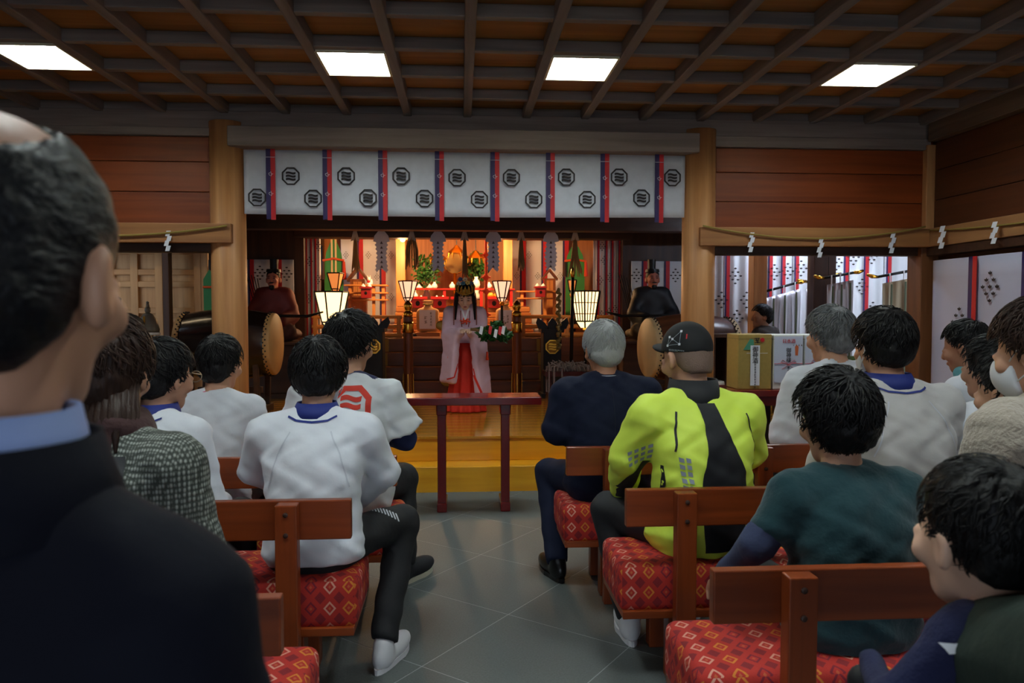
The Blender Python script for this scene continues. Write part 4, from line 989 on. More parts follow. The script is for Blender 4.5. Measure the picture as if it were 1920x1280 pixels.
def rack(px0, px1, pys, Y, lab):
    x0, x1 = X_(px0, Y), X_(px1, Y); t = thing('offering_rack', lab, 'shelf rack', ((x0+x1)/2, Y, SF)); h = (x1-x0)/2
    for py in pys: mk('shelf_board', bb(bmn(), (-h, -.14, Z_(py, Y)-SF-.022), (h, .14, Z_(py, Y)-SF)), M_altar, t, bevel=.003)
    for x in (-h*.75, h*.35, h*.8): mk('upright', bb(bmn(), (x-.022, -.10, 0), (x+.022, -.06, Z_(pys[0], Y)-SF)), M_altarz, t)
rack(648, 728, (534, 548, 561), 11.35, 'three-shelf wooden offering rack on the left of the altar'); rack(968, 1046, (545, 558, 590), 11.35, 'wooden offering rack on the right of the altar')
for px, py0, py1, lab in ((687, 538, 559, 'dark red offering box on the left rack'), (1013, 537, 557, 'dark red offering box on the right rack')):
    p = at(px, py1, 11.1); t = thing('offering_box', lab, 'box', (p.x, 11.1, p.z)); h = (py1-py0)*11.1/FPX
    mk('body', bb(bmn(), (-.07, -.07, 0), (.07, .07, h*.85)), mat('dark_red', (140, 22, 24), .4), t, bevel=.004); mk('rim', bb(bmn(), (-.09, -.09, h*.85), (.09, .09, h)), MATS['dark_red'], t); mk('cutout', ell(bmn(), (0, -.071, h*.45), (.022, .004, .025), 10, 6), M_blacklac, t)
    for s in (-1, 1): mk('salt_dish', lathe(bmn(), [(.03, 0), (.034, .012), (.002, .05)], (s*.045, 0, h), 12), M_porc, t)
p = at(692, 540, 11.3); t = thing('fox_figurine', 'small white figurine with a red bib beside the left miniature shrine', 'figurine', (p.x, 11.3, p.z))
b = bmn(); lathe(b, [(.045, 0), (.05, .03), (.035, .09), (.02, .12)], n=14); ell(b, (0, -.02, .135), (.028, .036, .03)); cyl(b, (-.016, -.01, .15), (-.02, -.01, .19), .012, .002, 8); cyl(b, (.016, -.01, .15), (.02, -.01, .19), .012, .002, 8); ell(b, (.03, .04, .08), (.018, .02, .06)); mk('body', b, M_porc, t, smooth=True)
mk('bib', ell(bmn(), (0, -.036, .10), (.026, .012, .022)), M_red, t, smooth=True)
# thick red cord
p = at(911, 440, 10.0); t = thing('bell_cord', 'thick orange-red cord hanging beside the dancer', 'cord', (p.x, 10.0, SF))
zt, zb_ = p.z-SF, Z_(600, 10.0)-SF; mk('cord', tube(bmn(), [(0, 0, zt+.35), (0, 0, zt), (.004, 0, (zt+zb_)/2), (0, 0, zb_)], .02, 10), mat('vermilion_cord', (226, 70, 28), .7, bump=.5, bscale=60), t, smooth=True)
for py in (478, 520, 545, 590): z = Z_(py, 10.0)-SF; mk('knot', ell(bmn(), (0, 0, z), (.04, .03, .045)), MATS['vermilion_cord'], t, smooth=True); mk('knot_loop', tube(bmn(), [(-.06, 0, z), (0, -.02, z+.01), (.06, 0, z)], .012), MATS['vermilion_cord'], t)
# hanging gilt ornaments
for k, (px, py, lab) in enumerate(((856, 468, 'gilt hanging ornament above the mirror'), (892, 478, 'gilt hanging ornament right of the mirror'), (822, 480, 'gilt hanging ornament left of the mirror'))):
    Y = 11.2; p = at(px, py, Y); t = thing('gilt_ornament', lab, 'ornament', (p.x, Y, p.z), 0, 'gilt hanging ornaments over the altar')
    mk('canopy', lathe(bmn(), [(.13, -.05), (.12, -.03), (.05, .03), (.015, .07)], n=6), M_gold, t); mk('chain', cyl(bmn(), (0, 0, .07), (0, 0, 2.75-p.z), .008, n=6), M_blacklac, t)
    for q in range(6): a = 2*PI*q/6; mk('drop', cyl(bmn(), (.11*math.cos(a), .11*math.sin(a), -.05), (.12*math.cos(a), .12*math.sin(a), -.13), .018, .004, 8), M_gold, t)
def brushmarks(n, size, m, loc, parent, seed=0):
    """column of handwritten characters too small to read in the photograph: brush strokes only"""
    r = random.Random(seed); b = bmn()
    for i in range(n):
        zc = (n-1)/2*size-i*size
        for q in range(3): box(b, (r.uniform(-.05, .05)*size, 0, zc+(q-1)*size*.26), (size*r.uniform(.4, .72), .0012, size*.075), ry=r.uniform(-.15, .15))
        for q in range(2): box(b, (r.uniform(-.25, .25)*size, 0, zc+r.uniform(-.1, .1)*size), (size*.075, .0012, size*r.uniform(.4, .7)), ry=r.uniform(-.3, .3))
    return mk('handwriting', b, m, parent, loc=loc)
# rice bags
M_ink = mat('faint_ink', (110, 96, 84), .8)
def rice(px, py0, py1, w, Y, lab, txt):
    p = at(px, py1, Y); k = Y/FPX; hw = w/2*k; h = (py1-py0)*k; t = thing('rice_bag', lab, 'bag', (p.x, Y, p.z))
    mp = mat('kraft_paper', (206, 160, 106), .8, bump=.3, bscale=12)
    f = lambda P: smin(smin(sd_box(P, (0, 0, h*.36), (hw, hw*.55, h*.36), .05), sd_cap(P, (0, 0, h*.6), (0, 0, h*.8), hw*.62, hw*.30), .06), sd_cap(P, (-hw*.35, 0, h*.95), (hw*.35, 0, h*.95), .02, .02), .05)+wob(P, .006, 30, 2)
    solid('sack', f, (-hw*1.3, -hw*.9, -.02), (hw*1.3, hw*.9, h*1.1), .018, mp, t)
    mk('tie', tube(bmn(), [(-hw*.4, -.03, h*.86), (0, -.06, h*.84), (hw*.4, -.03, h*.86)], .012), M_rope, t)
    l = mk('label_sheet', bb(bmn(), (-hw*.7, -hw*.55-.022, h*.10), (hw*.72, -hw*.55-.018, h*.68)), M_paper, t)
    brushmarks(txt[0], .038, M_ink, (hw*.32, -hw*.55-.024, h*.40), l, 3); brushmarks(txt[1], .055, M_ink, (-hw*.15, -hw*.55-.024, h*.38), l, 4)
    b = bmn(); bb(b, (-hw*1.1, -.12, SF-p.z), (hw*1.1, .12, -.004)); mk('stand', b, M_altar, t)
rice(802, 562, 622, 42, 10.05, 'kraft paper rice bag with a white label left of the dancer', (5, 2)); rice(946, 562, 622, 34, 10.15, 'kraft paper rice bag half hidden behind the dancer', (3, 2))
# black crested stands
def crest_stand(px, py0, py1, w, Y, lab):
    p = at(px, py1, Y); k = Y/FPX; hw = w/2*k; h = (py1-py0)*k; z0 = HF; t = thing('crested_stand', lab, 'lacquer stand', (p.x, Y, z0), 0, 'black lacquer stands with gold crests'); zt = p.z+h-z0
    mk('body', bb(bmn(), (-hw*.8, -.14, .04), (hw*.8, .14, zt-.16)), M_blacklac, t, bevel=.006); mk('base', bb(bmn(), (-hw, -.17, 0), (hw, .17, .05)), M_blacklac, t)
    mk('top_rail', bb(bmn(), (-hw, -.16, zt-.17), (hw, .16, zt-.13)), M_blacklac, t)
    for s, o in ((-1, -.75), (0, 0), (1, .75)): mk('crown_leaf', prism(bmn(), [(o*hw-.06+s*.0, zt-.13), (o*hw+.06, zt-.13), (o*hw+.05+s*.04, zt-.06), (o*hw+s*.07, zt-.0), (o*hw-.05+s*.04, zt-.06)], .03, off=-.14), M_blacklac, t)
    me = crest_mesh(.085); me.materials.append(M_gold); mko('gold_crest', me, None, t, loc=(0, -.146, zt-.33)); mk('crest_disc', cyl(bmn(), (0, -.1405, zt-.33), (0, -.145, zt-.33), .075, n=8), mat('gilt_amber', (150, 100, 30), .4, metal=.6), t)
crest_stand(703, 594, 690, 42, 8.5, 'black lacquer stand with a gold crest left of the stairs'); crest_stand(1033, 594, 690, 42, 8.5, 'black lacquer stand with a gold crest right of the stairs')
# microphone-like black pole and ribboned basket
p = at(1070, 705, 8.35); Y = p.y; t = thing('halberd_stand', 'tall black pole with a gilt tip before the right lantern', 'pole', (p.x, Y, HF))
zt = at(1075, 520, Y).z-HF; mk('shaft', cyl(bmn(), (0, 0, 0), (.02, 0, zt), .022, .018, 12), M_blacklac, t, smooth=True); mk('tip', lathe(bmn(), [(.02, 0), (.026, .04), (.018, .09), (.002, .12)], (.02, 0, zt), 12), M_gold, t, smooth=True); mk('foot', lathe(bmn(), [(.17, 0), (.16, .05), (.04, .09)], n=20), M_blacklac, t)
b = bmn()
for q in range(26): bmesh.ops.create_icosphere(b, subdivisions=1, radius=.022+.008*(q % 3 == 0), matrix=Matrix.Translation((-.14+.015*math.sin(q*2), -.03, zt*.42+q*.026)))
mk('bead_string', b, mat('bead_amber', (150, 132, 80), .3, metal=.3), t, smooth=True)
p = at(1064, 742, 7.75); t = thing('offering_tray', 'dark footed tray heaped with pale cords beside the seated suited man', 'tray', (p.x, p.y, HF)); h = Z_(690, p.y)-HF
b = bmn()
for s in (-1, 1): bb(b, (s*.2-.02, -.12, 0), (s*.2+.02, .12, h-.06))
bb(b, (-.25, -.15, h-.08), (.25, .15, h-.03)); mk('stand', b, mat('dark_lacquer_red', (60, 14, 14), .2, coat=.5), t)
b = bmn()
for q in range(46):
    a = q*2.4; x, y = .22*math.sin(a*1.3), .12*math.cos(a*.9); pts = [(x, y, h-.03), (x+.05*math.sin(q), y-.03, h+.04+.03*math.sin(q*1.7)), (x+.09*math.cos(q), y-.05, h+.02), (x+.10*math.cos(q), y-.07-.06*(q % 4 == 0), h-.02-.22*(q % 4 == 0))]; tube(b, pts, .009, 5)
mk('pale_cords', b, mat('grey_cord', (120, 104, 100), .9), t)['kind'] = 'stuff'
# ================================================================= tray table before the steps
pl_, pr_ = atz(829, 958, 0), atz(947, 955, 0); Yt = (pl_.y+pr_.y)/2
t = thing('lacquer_table', 'narrow dark red lacquer offering table standing in the aisle', 'table', ((pl_.x+pr_.x)/2, Yt, 0)); ox = t.location.x
ztop = Z_(741, Yt); xa, xb = X_(757, Yt)-ox, X_(1012, Yt)-ox
mk('tabletop', bb(bmn(), (xa, -.13, ztop-.055), (xb, .15, ztop)), M_lacq, t, bevel=.006)
for q in (pl_, pr_):
    x = q.x-ox; mk('post', bb(bmn(), (x-.030, -.030, .06), (x+.030, .030, ztop-.12)), M_lacq, t, bevel=.004); mk('post_head', bb(bmn(), (x-.036, -.06, ztop-.13), (x+.036, .10, ztop-.055)), M_lacq, t, bevel=.006)
    mk('foot', bb(bmn(), (x-.034, -.05, 0), (x+.034, .22, .065)), M_lacq, t, bevel=.008)
# ================================================================= side table with gift boxes
Yb = 5.5; zt = Z_(727, Yb, 1430); xa, xb = X_(1352, Yb), X_(1560, Yb)
t = thing('side_table', 'dark red side table carrying the gift boxes', 'table', ((xa+xb)/2, Yb, 0)); h = (xb-xa)/2
mk('tabletop', bb(bmn(), (-h, -.16, zt-.05), (h, .24, zt)), mat('table_red', (110, 30, 18), .25, coat=.4), t, bevel=.006); mk('apron', bb(bmn(), (-h+.05, -.12, zt-.12), (h-.05, .20, zt-.05)), MATS['table_red'], t)
for x in (-h+.08, 0, h-.08):
    for y in (-.10, .18): mk('leg', bb(bmn(), (x-.03, y-.03, 0), (x+.03, y+.03, zt-.05)), M_dark, t, bevel=.004)
def gift(px0, px1, py0, lab, m, kind):
    x0, x1 = X_(px0, Yb), X_(px1, Yb); hz = Z_(py0, Yb)-zt; w = (x1-x0)/2; t = thing('gift_box', lab, 'box', ((x0+x1)/2, Yb, zt), 0, 'gift boxes on the side table'); yf = -.10
    mk('carton', bb(bmn(), (-w, yf, 0), (w, .14, hz)), m, t, bevel=.006); mk('lid_seam', bb(bmn(), (-w-.001, yf-.001, hz-.035), (w+.001, .141, hz-.032)), mat('seam', (120, 104, 60), .8), t)
    if kind == 'gold':
        s = mk('paper_slip', bb(bmn(), (-.035, yf-.006, .03), (.035, yf-.003, hz*.80)), M_paper, t)
        letter('lettering', '御神酒', .046, M_black, (0, yf-.008, hz*.62), parent=s, vertical=True); brushmarks(11, .0185, M_black, (0, yf-.008, hz*.27), s, 5)
        mk('printed_mountain', prism(bmn(), [(-w*.7, hz*.72), (-w*.05, hz*.72), (-w*.1, hz*.9), (-w*.3, hz*.92), (-w*.5, hz*.82)], .002, off=yf-.003), mat('print_teal', (70, 140, 110), .7), t)
        brushmarks(1, .062, M_black, (w*.1, yf-.004, hz*.89), t, 6); mk('printed_line', bb(bmn(), (-w*.5, yf-.0015, hz*.655), (w*.75, yf-.0005, hz*.662)), M_paper, t); mk('red_seal', cyl(bmn(), (w*.42, yf-.004, hz*.90), (w*.42, yf-.002, hz*.90), .016), M_red, t)
    else:
        s = mk('wrapping_sheet', bb(bmn(), (-w*.95, yf-.005, .05), (w*.95, yf-.002, hz*.97)), mat('gift_paper', (206, 210, 226), .7), t)
        if kind == 'white': letter('lettering', '日本酒', .034, M_red, (0, yf-.008, hz*.88), parent=s); letter('lettering', '御神様', .040, M_black, (0, yf-.008, hz*.62), parent=s, vertical=True); brushmarks(5, .027, M_black, (0, yf-.008, hz*.27), s, 7)
        mk('printed_cord', tube(bmn(), [(-w*.95, yf-.007, hz*.47), (-.03, yf-.007, hz*.48), (.0, yf-.007, hz*.44), (.03, yf-.007, hz*.48), (w*.95, yf-.007, hz*.47)], .002, 5), mat('cord_red', (190, 70, 80), .6), s)
        for sgn in (-1, 1): mk('printed_bow', tube(bmn(), [(0, yf-.007, hz*.46), (sgn*.045, yf-.007, hz*.54), (sgn*.06, yf-.007, hz*.50), (0, yf-.007, hz*.45), (sgn*.05, yf-.007, hz*.37)], .0018, 5), MATS['cord_red'], s)
        mk('printed_noshi', prism(bmn(), [(w*.45, hz*.62), (w*.62, hz*.62), (w*.66, hz*.78), (w*.53, hz*.82), (w*.42, hz*.78)], .002, off=yf-.008), mat('print_orange', (196, 96, 50), .7), s)
        for q in range(4): mk('printed_leaf', prism(bmn(), [(w*.3+q*.02, hz*.80), (w*.34+q*.02, hz*.83), (w*.33+q*.022, hz*.79)], .002, off=yf-.008), mat('print_leaf', (80, 60, 40), .7), s)
gift(1376, 1438, 627, 'gold-brown sake gift box with a lettered paper slip', mat('gold_carton', (168, 140, 70), .6, var=.12, vscale=40), 'gold')
gift(1441, 1496, 628, 'white wrapped gift box beside the gold-brown box', mat('white_carton', (216, 214, 206), .6), 'white'); gift(1498, 1552, 628, 'white wrapped gift box behind the grey-haired man in the T-shirt', MATS['white_carton'], 'plain')
t = thing('side_shelf', 'dark open shelf behind the gift boxes', 'shelf', (X_(1372, 6.6), 6.75, HF)); zt2 = Z_(634, 6.6)-HF
for x in (-.16, -.03, .10): mk('upright', bb(bmn(), (x-.015, -.15, 0), (x+.015, .15, zt2)), M_dark, t)
mk('shelf_board', bb(bmn(), (-.2, -.16, zt2), (.16, .16, zt2+.03)), M_dark, t); mk('shelf_board', bb(bmn(), (-.2, -.16, zt2-.5), (.16, .16, zt2-.47)), M_dark, t); mk('folded_cloth', bb(bmn(), (-.12, -.12, zt2-.47), (.13, .12, zt2-.40)), M_porc, t, bevel=.02)
# ================================================================= benches
def cushion_mat():
    m, nt, b = _nt('cushion_brocade'); N = nt.nodes; L = nt.links
    def math_(op, a, c=None):
        n = N.new('ShaderNodeMath'); n.operation = op
        for i, v in enumerate((a, c)):
            if v is None: continue
            if isinstance(v, (int, float)): n.inputs[i].default_value = v
            else: L.new(v, n.inputs[i])
        return n.outputs[0]
    tc = N.new('ShaderNodeTexCoord'); sp = N.new('ShaderNodeSeparateXYZ'); L.new(tc.outputs['Object'], sp.inputs[0]); sn = N.new('ShaderNodeSeparateXYZ'); L.new(tc.outputs['Normal'], sn.inputs[0])
    nx = math_('GREATER_THAN', math_('ABSOLUTE', sn.outputs[0]), .7); nz = math_('GREATER_THAN', math_('ABSOLUTE', sn.outputs[2]), .7)
    def mix(f, a, c): return math_('ADD', math_('MULTIPLY', f, c), math_('MULTIPLY', math_('SUBTRACT', 1.0, f), a))
    u = mix(nx, sp.outputs[0], sp.outputs[1]); v = mix(nz, sp.outputs[2], sp.outputs[1])
    us, vs = math_('DIVIDE', u, .066), math_('DIVIDE', v, .076)
    fu, fv = math_('ABSOLUTE', math_('SUBTRACT', math_('FRACT', us), .5)), math_('ABSOLUTE', math_('SUBTRACT', math_('FRACT', vs), .5))
    d = math_('ADD', fu, fv); ring = math_('MULTIPLY', math_('GREATER_THAN', d, .22), math_('LESS_THAN', d, .34)); dot = math_('LESS_THAN', d, .08)
    e = math_('ADD', math_('SUBTRACT', .5, fu), math_('SUBTRACT', .5, fv)); dk = math_('MULTIPLY', math_('LESS_THAN', e, .30), 1.0)
    par = math_('MODULO', math_('ADD', math_('FLOOR', us), 300.0), 3.0); is0 = math_('LESS_THAN', par, .5); is1 = math_('MULTIPLY', math_('GREATER_THAN', par, .5), math_('LESS_THAN', par, 1.5))
    def mx(f, a, c):
        n = N.new('ShaderNodeMixRGB'); L.new(f, n.inputs[0])
        for i, q in ((1, a), (2, c)):
            if isinstance(q, tuple): n.inputs[i].default_value = (*s2l(q), 1)
            else: L.new(q, n.inputs[i])
        return n.outputs[0]
    c = mx(dk, (178, 40, 30), (128, 24, 32)); rc = mx(is0, (120, 20, 40), (214, 150, 130)); rc = mx(is1, rc, (206, 124, 40)); c = mx(ring, c, rc); c = mx(dot, c, (190, 90, 50)); L.new(c, b.inputs['Base Color']); b.inputs['Roughness'].default_value = .85
    n = N.new('ShaderNodeTexNoise'); n.inputs['Scale'].default_value = 350; bp = N.new('ShaderNodeBump'); bp.inputs['Strength'].default_value = .25; bp.inputs['Distance'].default_value = .004; L.new(tc.outputs['Object'], n.inputs['Vector']); L.new(n.outputs[0], bp.inputs['Height']); L.new(bp.outputs[0], b.inputs['Normal'])
    return m
M_cush = cushion_mat()
def make_bench():
    t = thing('bench', 'bench', 'bench', (0, 0, 0), 0, 'wooden benches with red brocade cushions')       # origin: aisle end of the back post plane, runs along +X
    Lb, top, ph = 1.9, .742, .137
    mk('backrest', bb(bmn(), (0, .045, top-ph), (Lb, .080, top)), M_bench, t, bevel=.004)
    for x in (.21, Lb/2, Lb-.21):
        p = mk('post', bb(bmn(), (x-.037, -.005, 0), (x+.037, .045, top-.004)), M_benchz, t, bevel=.004)
        for z in (top-.035, top-.105): mk('bolt', lathe(bmn(), [(.0085, 0), (.0085, .004), (.004, .006)], n=10), mat('bolt_dark', (60, 34, 24), .5), p).matrix_local = Matrix.Translation((x, -.005, z)) @ Matrix.Rotation(PI/2, 4, 'X')
        mk('bolt', lathe(bmn(), [(.014, 0), (.014, .005), (.006, .009)], n=12), mat('bolt_steel', (190, 190, 190), .3, metal=1), p).matrix_local = Matrix.Translation((x+.004, -.005, .20)) @ Matrix.Rotation(PI/2, 4, 'X')
        mk('leg', bb(bmn(), (x-.035, .10, 0), (x+.035, .17, .26)), M_benchz, t, bevel=.004); mk('leg', bb(bmn(), (x-.035, .38, 0), (x+.035, .44, .26)), M_benchz, t, bevel=.004)
    mk('seat_board', bb(bmn(), (0, .09, .245), (Lb, .47, .275)), M_bench, t, bevel=.003)
    b = bmn(); bb(b, (-.01, .10, .262), (Lb+.01, .475, .445)); o = mk('cushion', b, M_cush, t, bevel=.035); o.modifiers['bevel'].segments = 4; o.data.polygons.foreach_set('use_smooth', [True]*len(o.data.polygons))
    return t
B0 = make_bench()
BR = {3: (1350, 1.76), 2: (1180, 2.60), 1: (1065, 3.44)}; BL = {3: (516, 1.66), 2: (654, 2.53), 1: (742, 3.29)}
labs = {('R', 3): 'nearest bench right of the aisle, behind the boy in teal', ('R', 2): 'middle bench right of the aisle, behind the cyclist in yellow', ('R', 1): 'front bench right of the aisle, behind the man in a navy suit', ('L', 3): 'nearest bench left of the aisle beside the standing man', ('L', 2): 'middle bench left of the aisle, behind the boy in a white polo', ('L', 1): 'front bench left of the aisle, behind the man in the crested white coat'}
for sd, D in (('R', BR), ('L', BL)):
    for r, (px, Y) in D.items():
        x = at(px, 578+.66*FPX/Y, Y).x; x = x if sd == 'R' else x-1.9
        if (sd, r) == ('R', 3): B0.location = (x, Y, 0); B0['label'] = labs[sd, r]
        else: dup(B0, (x, Y, 0), 0, labs[sd, r])
# ================================================================= people
def solve(make, ztop, crown):
    lo, hi = .55, 1.35
    for _ in range(22):
        mid = (lo+hi)/2; g = make(mid)
        if g.H[2]+crown*g.hs > ztop: hi = mid
        else: lo = mid
    return make((lo+hi)/2)
def person(label, px, pytop, Y, make, rz=0., crown=.134, skin=None, cat='person', floor=0., **bk):
    """figure whose head stands at pixel column px with its crown at row pytop, Y metres away"""
    p = at(px, pytop, Y); g = solve(make, p.z-floor, crown)
    o = g.body('person', skin or M_skin, **bk); tag(o, label, cat, 'people in the hall')
    hx = Matrix.Rotation(rz, 3, 'Z') @ Vector([float(v) for v in g.H])
    place(o, p.x-hx.x, Y-hx.y, rz, floor)
    return g, o
M_polo = mat('white_polo', (226, 228, 234), .85, bump=.25, bscale=16, sheen=.2); M_polog = mat('pale_grey_polo', (196, 192, 190), .85, bump=.25, bscale=16, sheen=.2); M_blue = mat('polo_blue', (20, 38, 118), .7); M_seam = mat('seam_grey', (206, 208, 216), .8)
M_blackcl = mat('black_cloth', (18, 18, 22), .8, bump=.3, bscale=20); M_suit = mat('navy_suit', (20, 26, 48), .8, bump=.2, bscale=24, spec=.2); M_mask = mat('mask_white', (226, 228, 232), .8); M_shoew = mat('shoe_white', (214, 212, 214), .6); M_shoeb = mat('shoe_black', (14, 12, 12), .3)
def polo_collar(g, o):
    g.band([(.098, .096, -.016), (.092, .091, -.006)], M_polo, o, 'collar_stripe'); g.band([(.092, .091, -.006), (.086, .087, .020), (.072, .076, .050)], M_blue, o, 'collar')
def raglan(g, o, sh):
    zs = float(g.sh[0][2]); z0 = float(g.nb[2]); line_decal(sh, [(-.092*g.sc, z0+.006), (-.06*g.sc, z0-.008), (0, z0-.014), (.06*g.sc, z0-.008), (.092*g.sc, z0+.006)], .007, M_blue, 'collar_trim', off=.004)
    for k in (-1, 1): line_decal(sh, [(k*.075*g.sc, z0-.045), (k*.115*g.sc, zs-.05), (k*.150*g.sc, zs-.17)], .005, M_seam, 'raglan_seam')
def maskit(g, o, strap_only=False):
    R = g.R; f = lambda v: g.H+R@(np.array(v, np.float32)*g.hs)
    def fn(P):
        q = g.hl(P); d = sd_ell(q, (0, .022, -.050), (.067, .100, .080)); return np.maximum(np.maximum(d, (.034-q[:, 1])), np.maximum(q[:, 2]+.008, -.122-q[:, 2]))*g.hs
    solid('face_mask', fn, g.H-.16, g.H+.16, .008, M_mask, o)
    for k in (-1, 1):
        b = bmn(); tube(b, [f((k*.066, .04, -.018)).tolist(), f((k*.083, .012, .006)).tolist(), f((k*.086, -.02, .012)).tolist(), f((k*.090, -.034, -.015)).tolist(), f((k*.086, -.012, -.048)).tolist(), f((k*.066, .03, -.07)).tolist()], .0022, 6); mk('ear_loop', b, M_mask, o, smooth=True)
def glasses(g, o):
    f = lambda v: (g.H+g.R@(np.array(v, np.float32)*g.hs)).tolist(); b = bmn()
    for k in (-1, 1):
        tube(b, [f((k*.088, -.015, .014)), f((k*.084, .04, .018)), f((k*.070, .100, .016))], .0022, 6); tube(b, [f((k*(.040+.028*math.cos(a)), .104, .008+.02*math.sin(a))) for a in np.linspace(0, 2*PI, 17)], .002, 6)
    tube(b, [f((-.012, .106, .012)), f((.012, .106, .012))], .002, 6); mk('glasses', b, mat('glasses_metal', (170, 160, 140), .3, metal=.8), o, smooth=True)
# ---- left of the aisle ------------------------------------------------
def white_polo(label, px, py, Y, make, rz, hairm=M_hblack, mcl=M_polo, mask=False, trm=M_blackcl, hair=None, **kw):
    g, o = person(label, px, py, Y, make, rz, **kw); sh = g.shirt(mcl, o, 'polo_shirt', .016, 1.0, -.16, .011, .005); polo_collar(g, o); raglan(g, o, sh); g.trousers(trm, o)
    g.hair(hairm, o, **(hair or {}))
    if mask: maskit(g, o)
    return g, o, sh
# boy in a white polo, middle bench left
g, o, sh = white_polo('boy in a white polo with blue collar on the middle left bench', 597, 634, 2.93,
    lambda s: Fig(sc=s, lean=.16, hump=.045, pitch=.18, seat=.44, shw=1.06, girth=1.0, knees=[(-.16, .42, .50), (.30, .34, .50)], ankles=[(-.12, .40, .09), (.25, .08, .12)], elbows=[(-.245, .12, .78), (.25, .12, .76)], wrists=[(-.08, .33, .62), (.12, .36, .60)]), 0, mask=True, hair=dict(thick=.024, seed=3, low=-.085, locks=420))
for k in (0, 1): g.shoe(k, M_shoew, M_shoew, o, yaw=-.35 if k else .1)
tr = [c for c in o.children if c.name.startswith('trousers')][0]
for i in range(14): line_decal(tr, [(.12+i*.0125, .60-.003*i), (.135+i*.0125, .55-.002*i)], .006, M_polo, 'thigh_stripe', (0, 1, -1))
# man in a crested white coat, front bench left
M_happi = mat('happi_white', (226, 228, 230), .8, bump=.25, bscale=10); M_crestred = mat('crest_red', (214, 58, 44), .7)
g, o = person('man in a white coat with a red octagon crest on the front left bench', 658, 582, 3.70, lambda s: Fig(sc=s, lean=.12, hump=.03, yaw=-.28, pitch=.12, seat=.44, shw=1.05, girth=1.04, knees=[(-.15, .42, .5), (.20, .40, .5)], ankles=[(-.12, .40, .09), (.24, .22, .10)], elbows=[(-.26, .06, .78), (.27, .10, .76)]), -.10, crown=.145)
g.shirt(mat('navy_sleeves', (24, 36, 80), .8, bump=.2), o, 'undershirt', .004, 1.0, -.1, .013)
def wide(P):
    d = None
    for k in (0, 1):
        e = g.sh[k]+(g.el[k]-g.sh[k])*.78; A = sd_cap(P, g.sh[k], e, .064*g.sc, .098*g.sc); ax = (g.el[k]-g.sh[k]); ax = ax/np.linalg.norm(ax); A = np.maximum(A, (P-e)@ax); T = sd_cap(P, g.nb-g.d*.02, g.sh[k]+np.array((0, 0, .012)), .055, .066); A = smin(A, T, .05); d = A if d is None else np.minimum(d, A)
    return d
sh = g.shirt(M_happi, o, 'crested_coat', .024, 1.0, -.34, .011, .006, armfn=wide)
g.band([(.086, .086, -.03), (.082, .084, .0), (.070, .072, .022)], mat('coat_collar', (200, 202, 206), .8), o, 'collar')
cxz = (.055, float(g.sp(.76)[2])); r = .098; k8 = [(cxz[0]+r*math.cos(PI/8+i*PI/4), cxz[1]+r*math.sin(PI/8+i*PI/4)) for i in range(9)]; k8i = [(cxz[0]+(x-cxz[0])*.74, cxz[1]+(z-cxz[1])*.74) for x, z in k8]; rows = []
for i in range(8):
    for q in range(6): f = q/6; rows.append(((k8[i][0]+(k8[i+1][0]-k8[i][0])*f, k8[i][1]+(k8[i+1][1]-k8[i][1])*f), (k8i[i][0]+(k8i[i+1][0]-k8i[i][0])*f, k8i[i][1]+(k8i[i+1][1]-k8i[i][1])*f)))
rows.append(rows[0]); decal(sh, rows, M_crestred, 'crest_ring', off=.004, nx=3)
for q in (-1, 0, 1):
    zc = cxz[1]+q*.034; decal(sh, [((cxz[0]-.047+.094*i/12, zc+.011+.006*math.sin(2*PI*i/12)), (cxz[0]-.047+.094*i/12, zc-.011+.006*math.sin(2*PI*i/12))) for i in range(13)], M_crestred, 'crest_wave', off=.004, nx=2)
g.trousers(M_blackcl, o); g.hair(M_hblack, o, thick=.026, seed=5, locks=620, rough=.006, lift=.014, low=-.06, wide=.004)
for k in (0, 1): g.shoe(k, M_blackcl, mat('sole_cream', (200, 196, 170), .7), o, yaw=-.5 if k else .1)
# short-haired person in a white and pink jersey, front bench left
g, o = person('short-haired person in a pale jersey with pink sleeves by the left pillar', 413, 627, 3.68, lambda s: Fig(sc=s, lean=.14, hump=.03, yaw=-.10, pitch=.1, seat=.44), -.1)
g.shirt(M_polo, o, 'jersey', .016, .06, -.16, .011, .005); g.shirt(mat('magenta', (214, 36, 120), .8), o, 'pink_sleeves', .012, 1.0, .45, .013); g.trousers(M_blackcl, o); g.hair(M_hblack, o, seed=9, thick=.018, low=-.095, locks=380)
g.band([(.080, .080, -.022), (.070, .070, .006)], M_polo, o, 'collar')
# bespectacled person with a low bun, middle bench left
g, o, sh = white_polo('bespectacled person with a low hair bun in a white polo', 306, 634, 2.92, lambda s: Fig(sc=s, lean=.15, hump=.04, yaw=-.18, pitch=.15, seat=.44, shw=1.0, girth=1.05), -.30, hair=dict(thick=.018, seed=11, low=-.095, locks=460, lift=.003, line=[-.10, -.095, -.07, -.02, .01, .05, .065]))
glasses(g, o); hc = g.hl; bc = g.H+g.R@(np.array((-.03, -.135, -.080), np.float32)*g.hs)
solid('hair_bun', lambda P: sd_ell(P, bc, (.060, .045, .044))+wob(P, .006, 130, 3), bc-.09, bc+.09, .007, M_hblack, o)
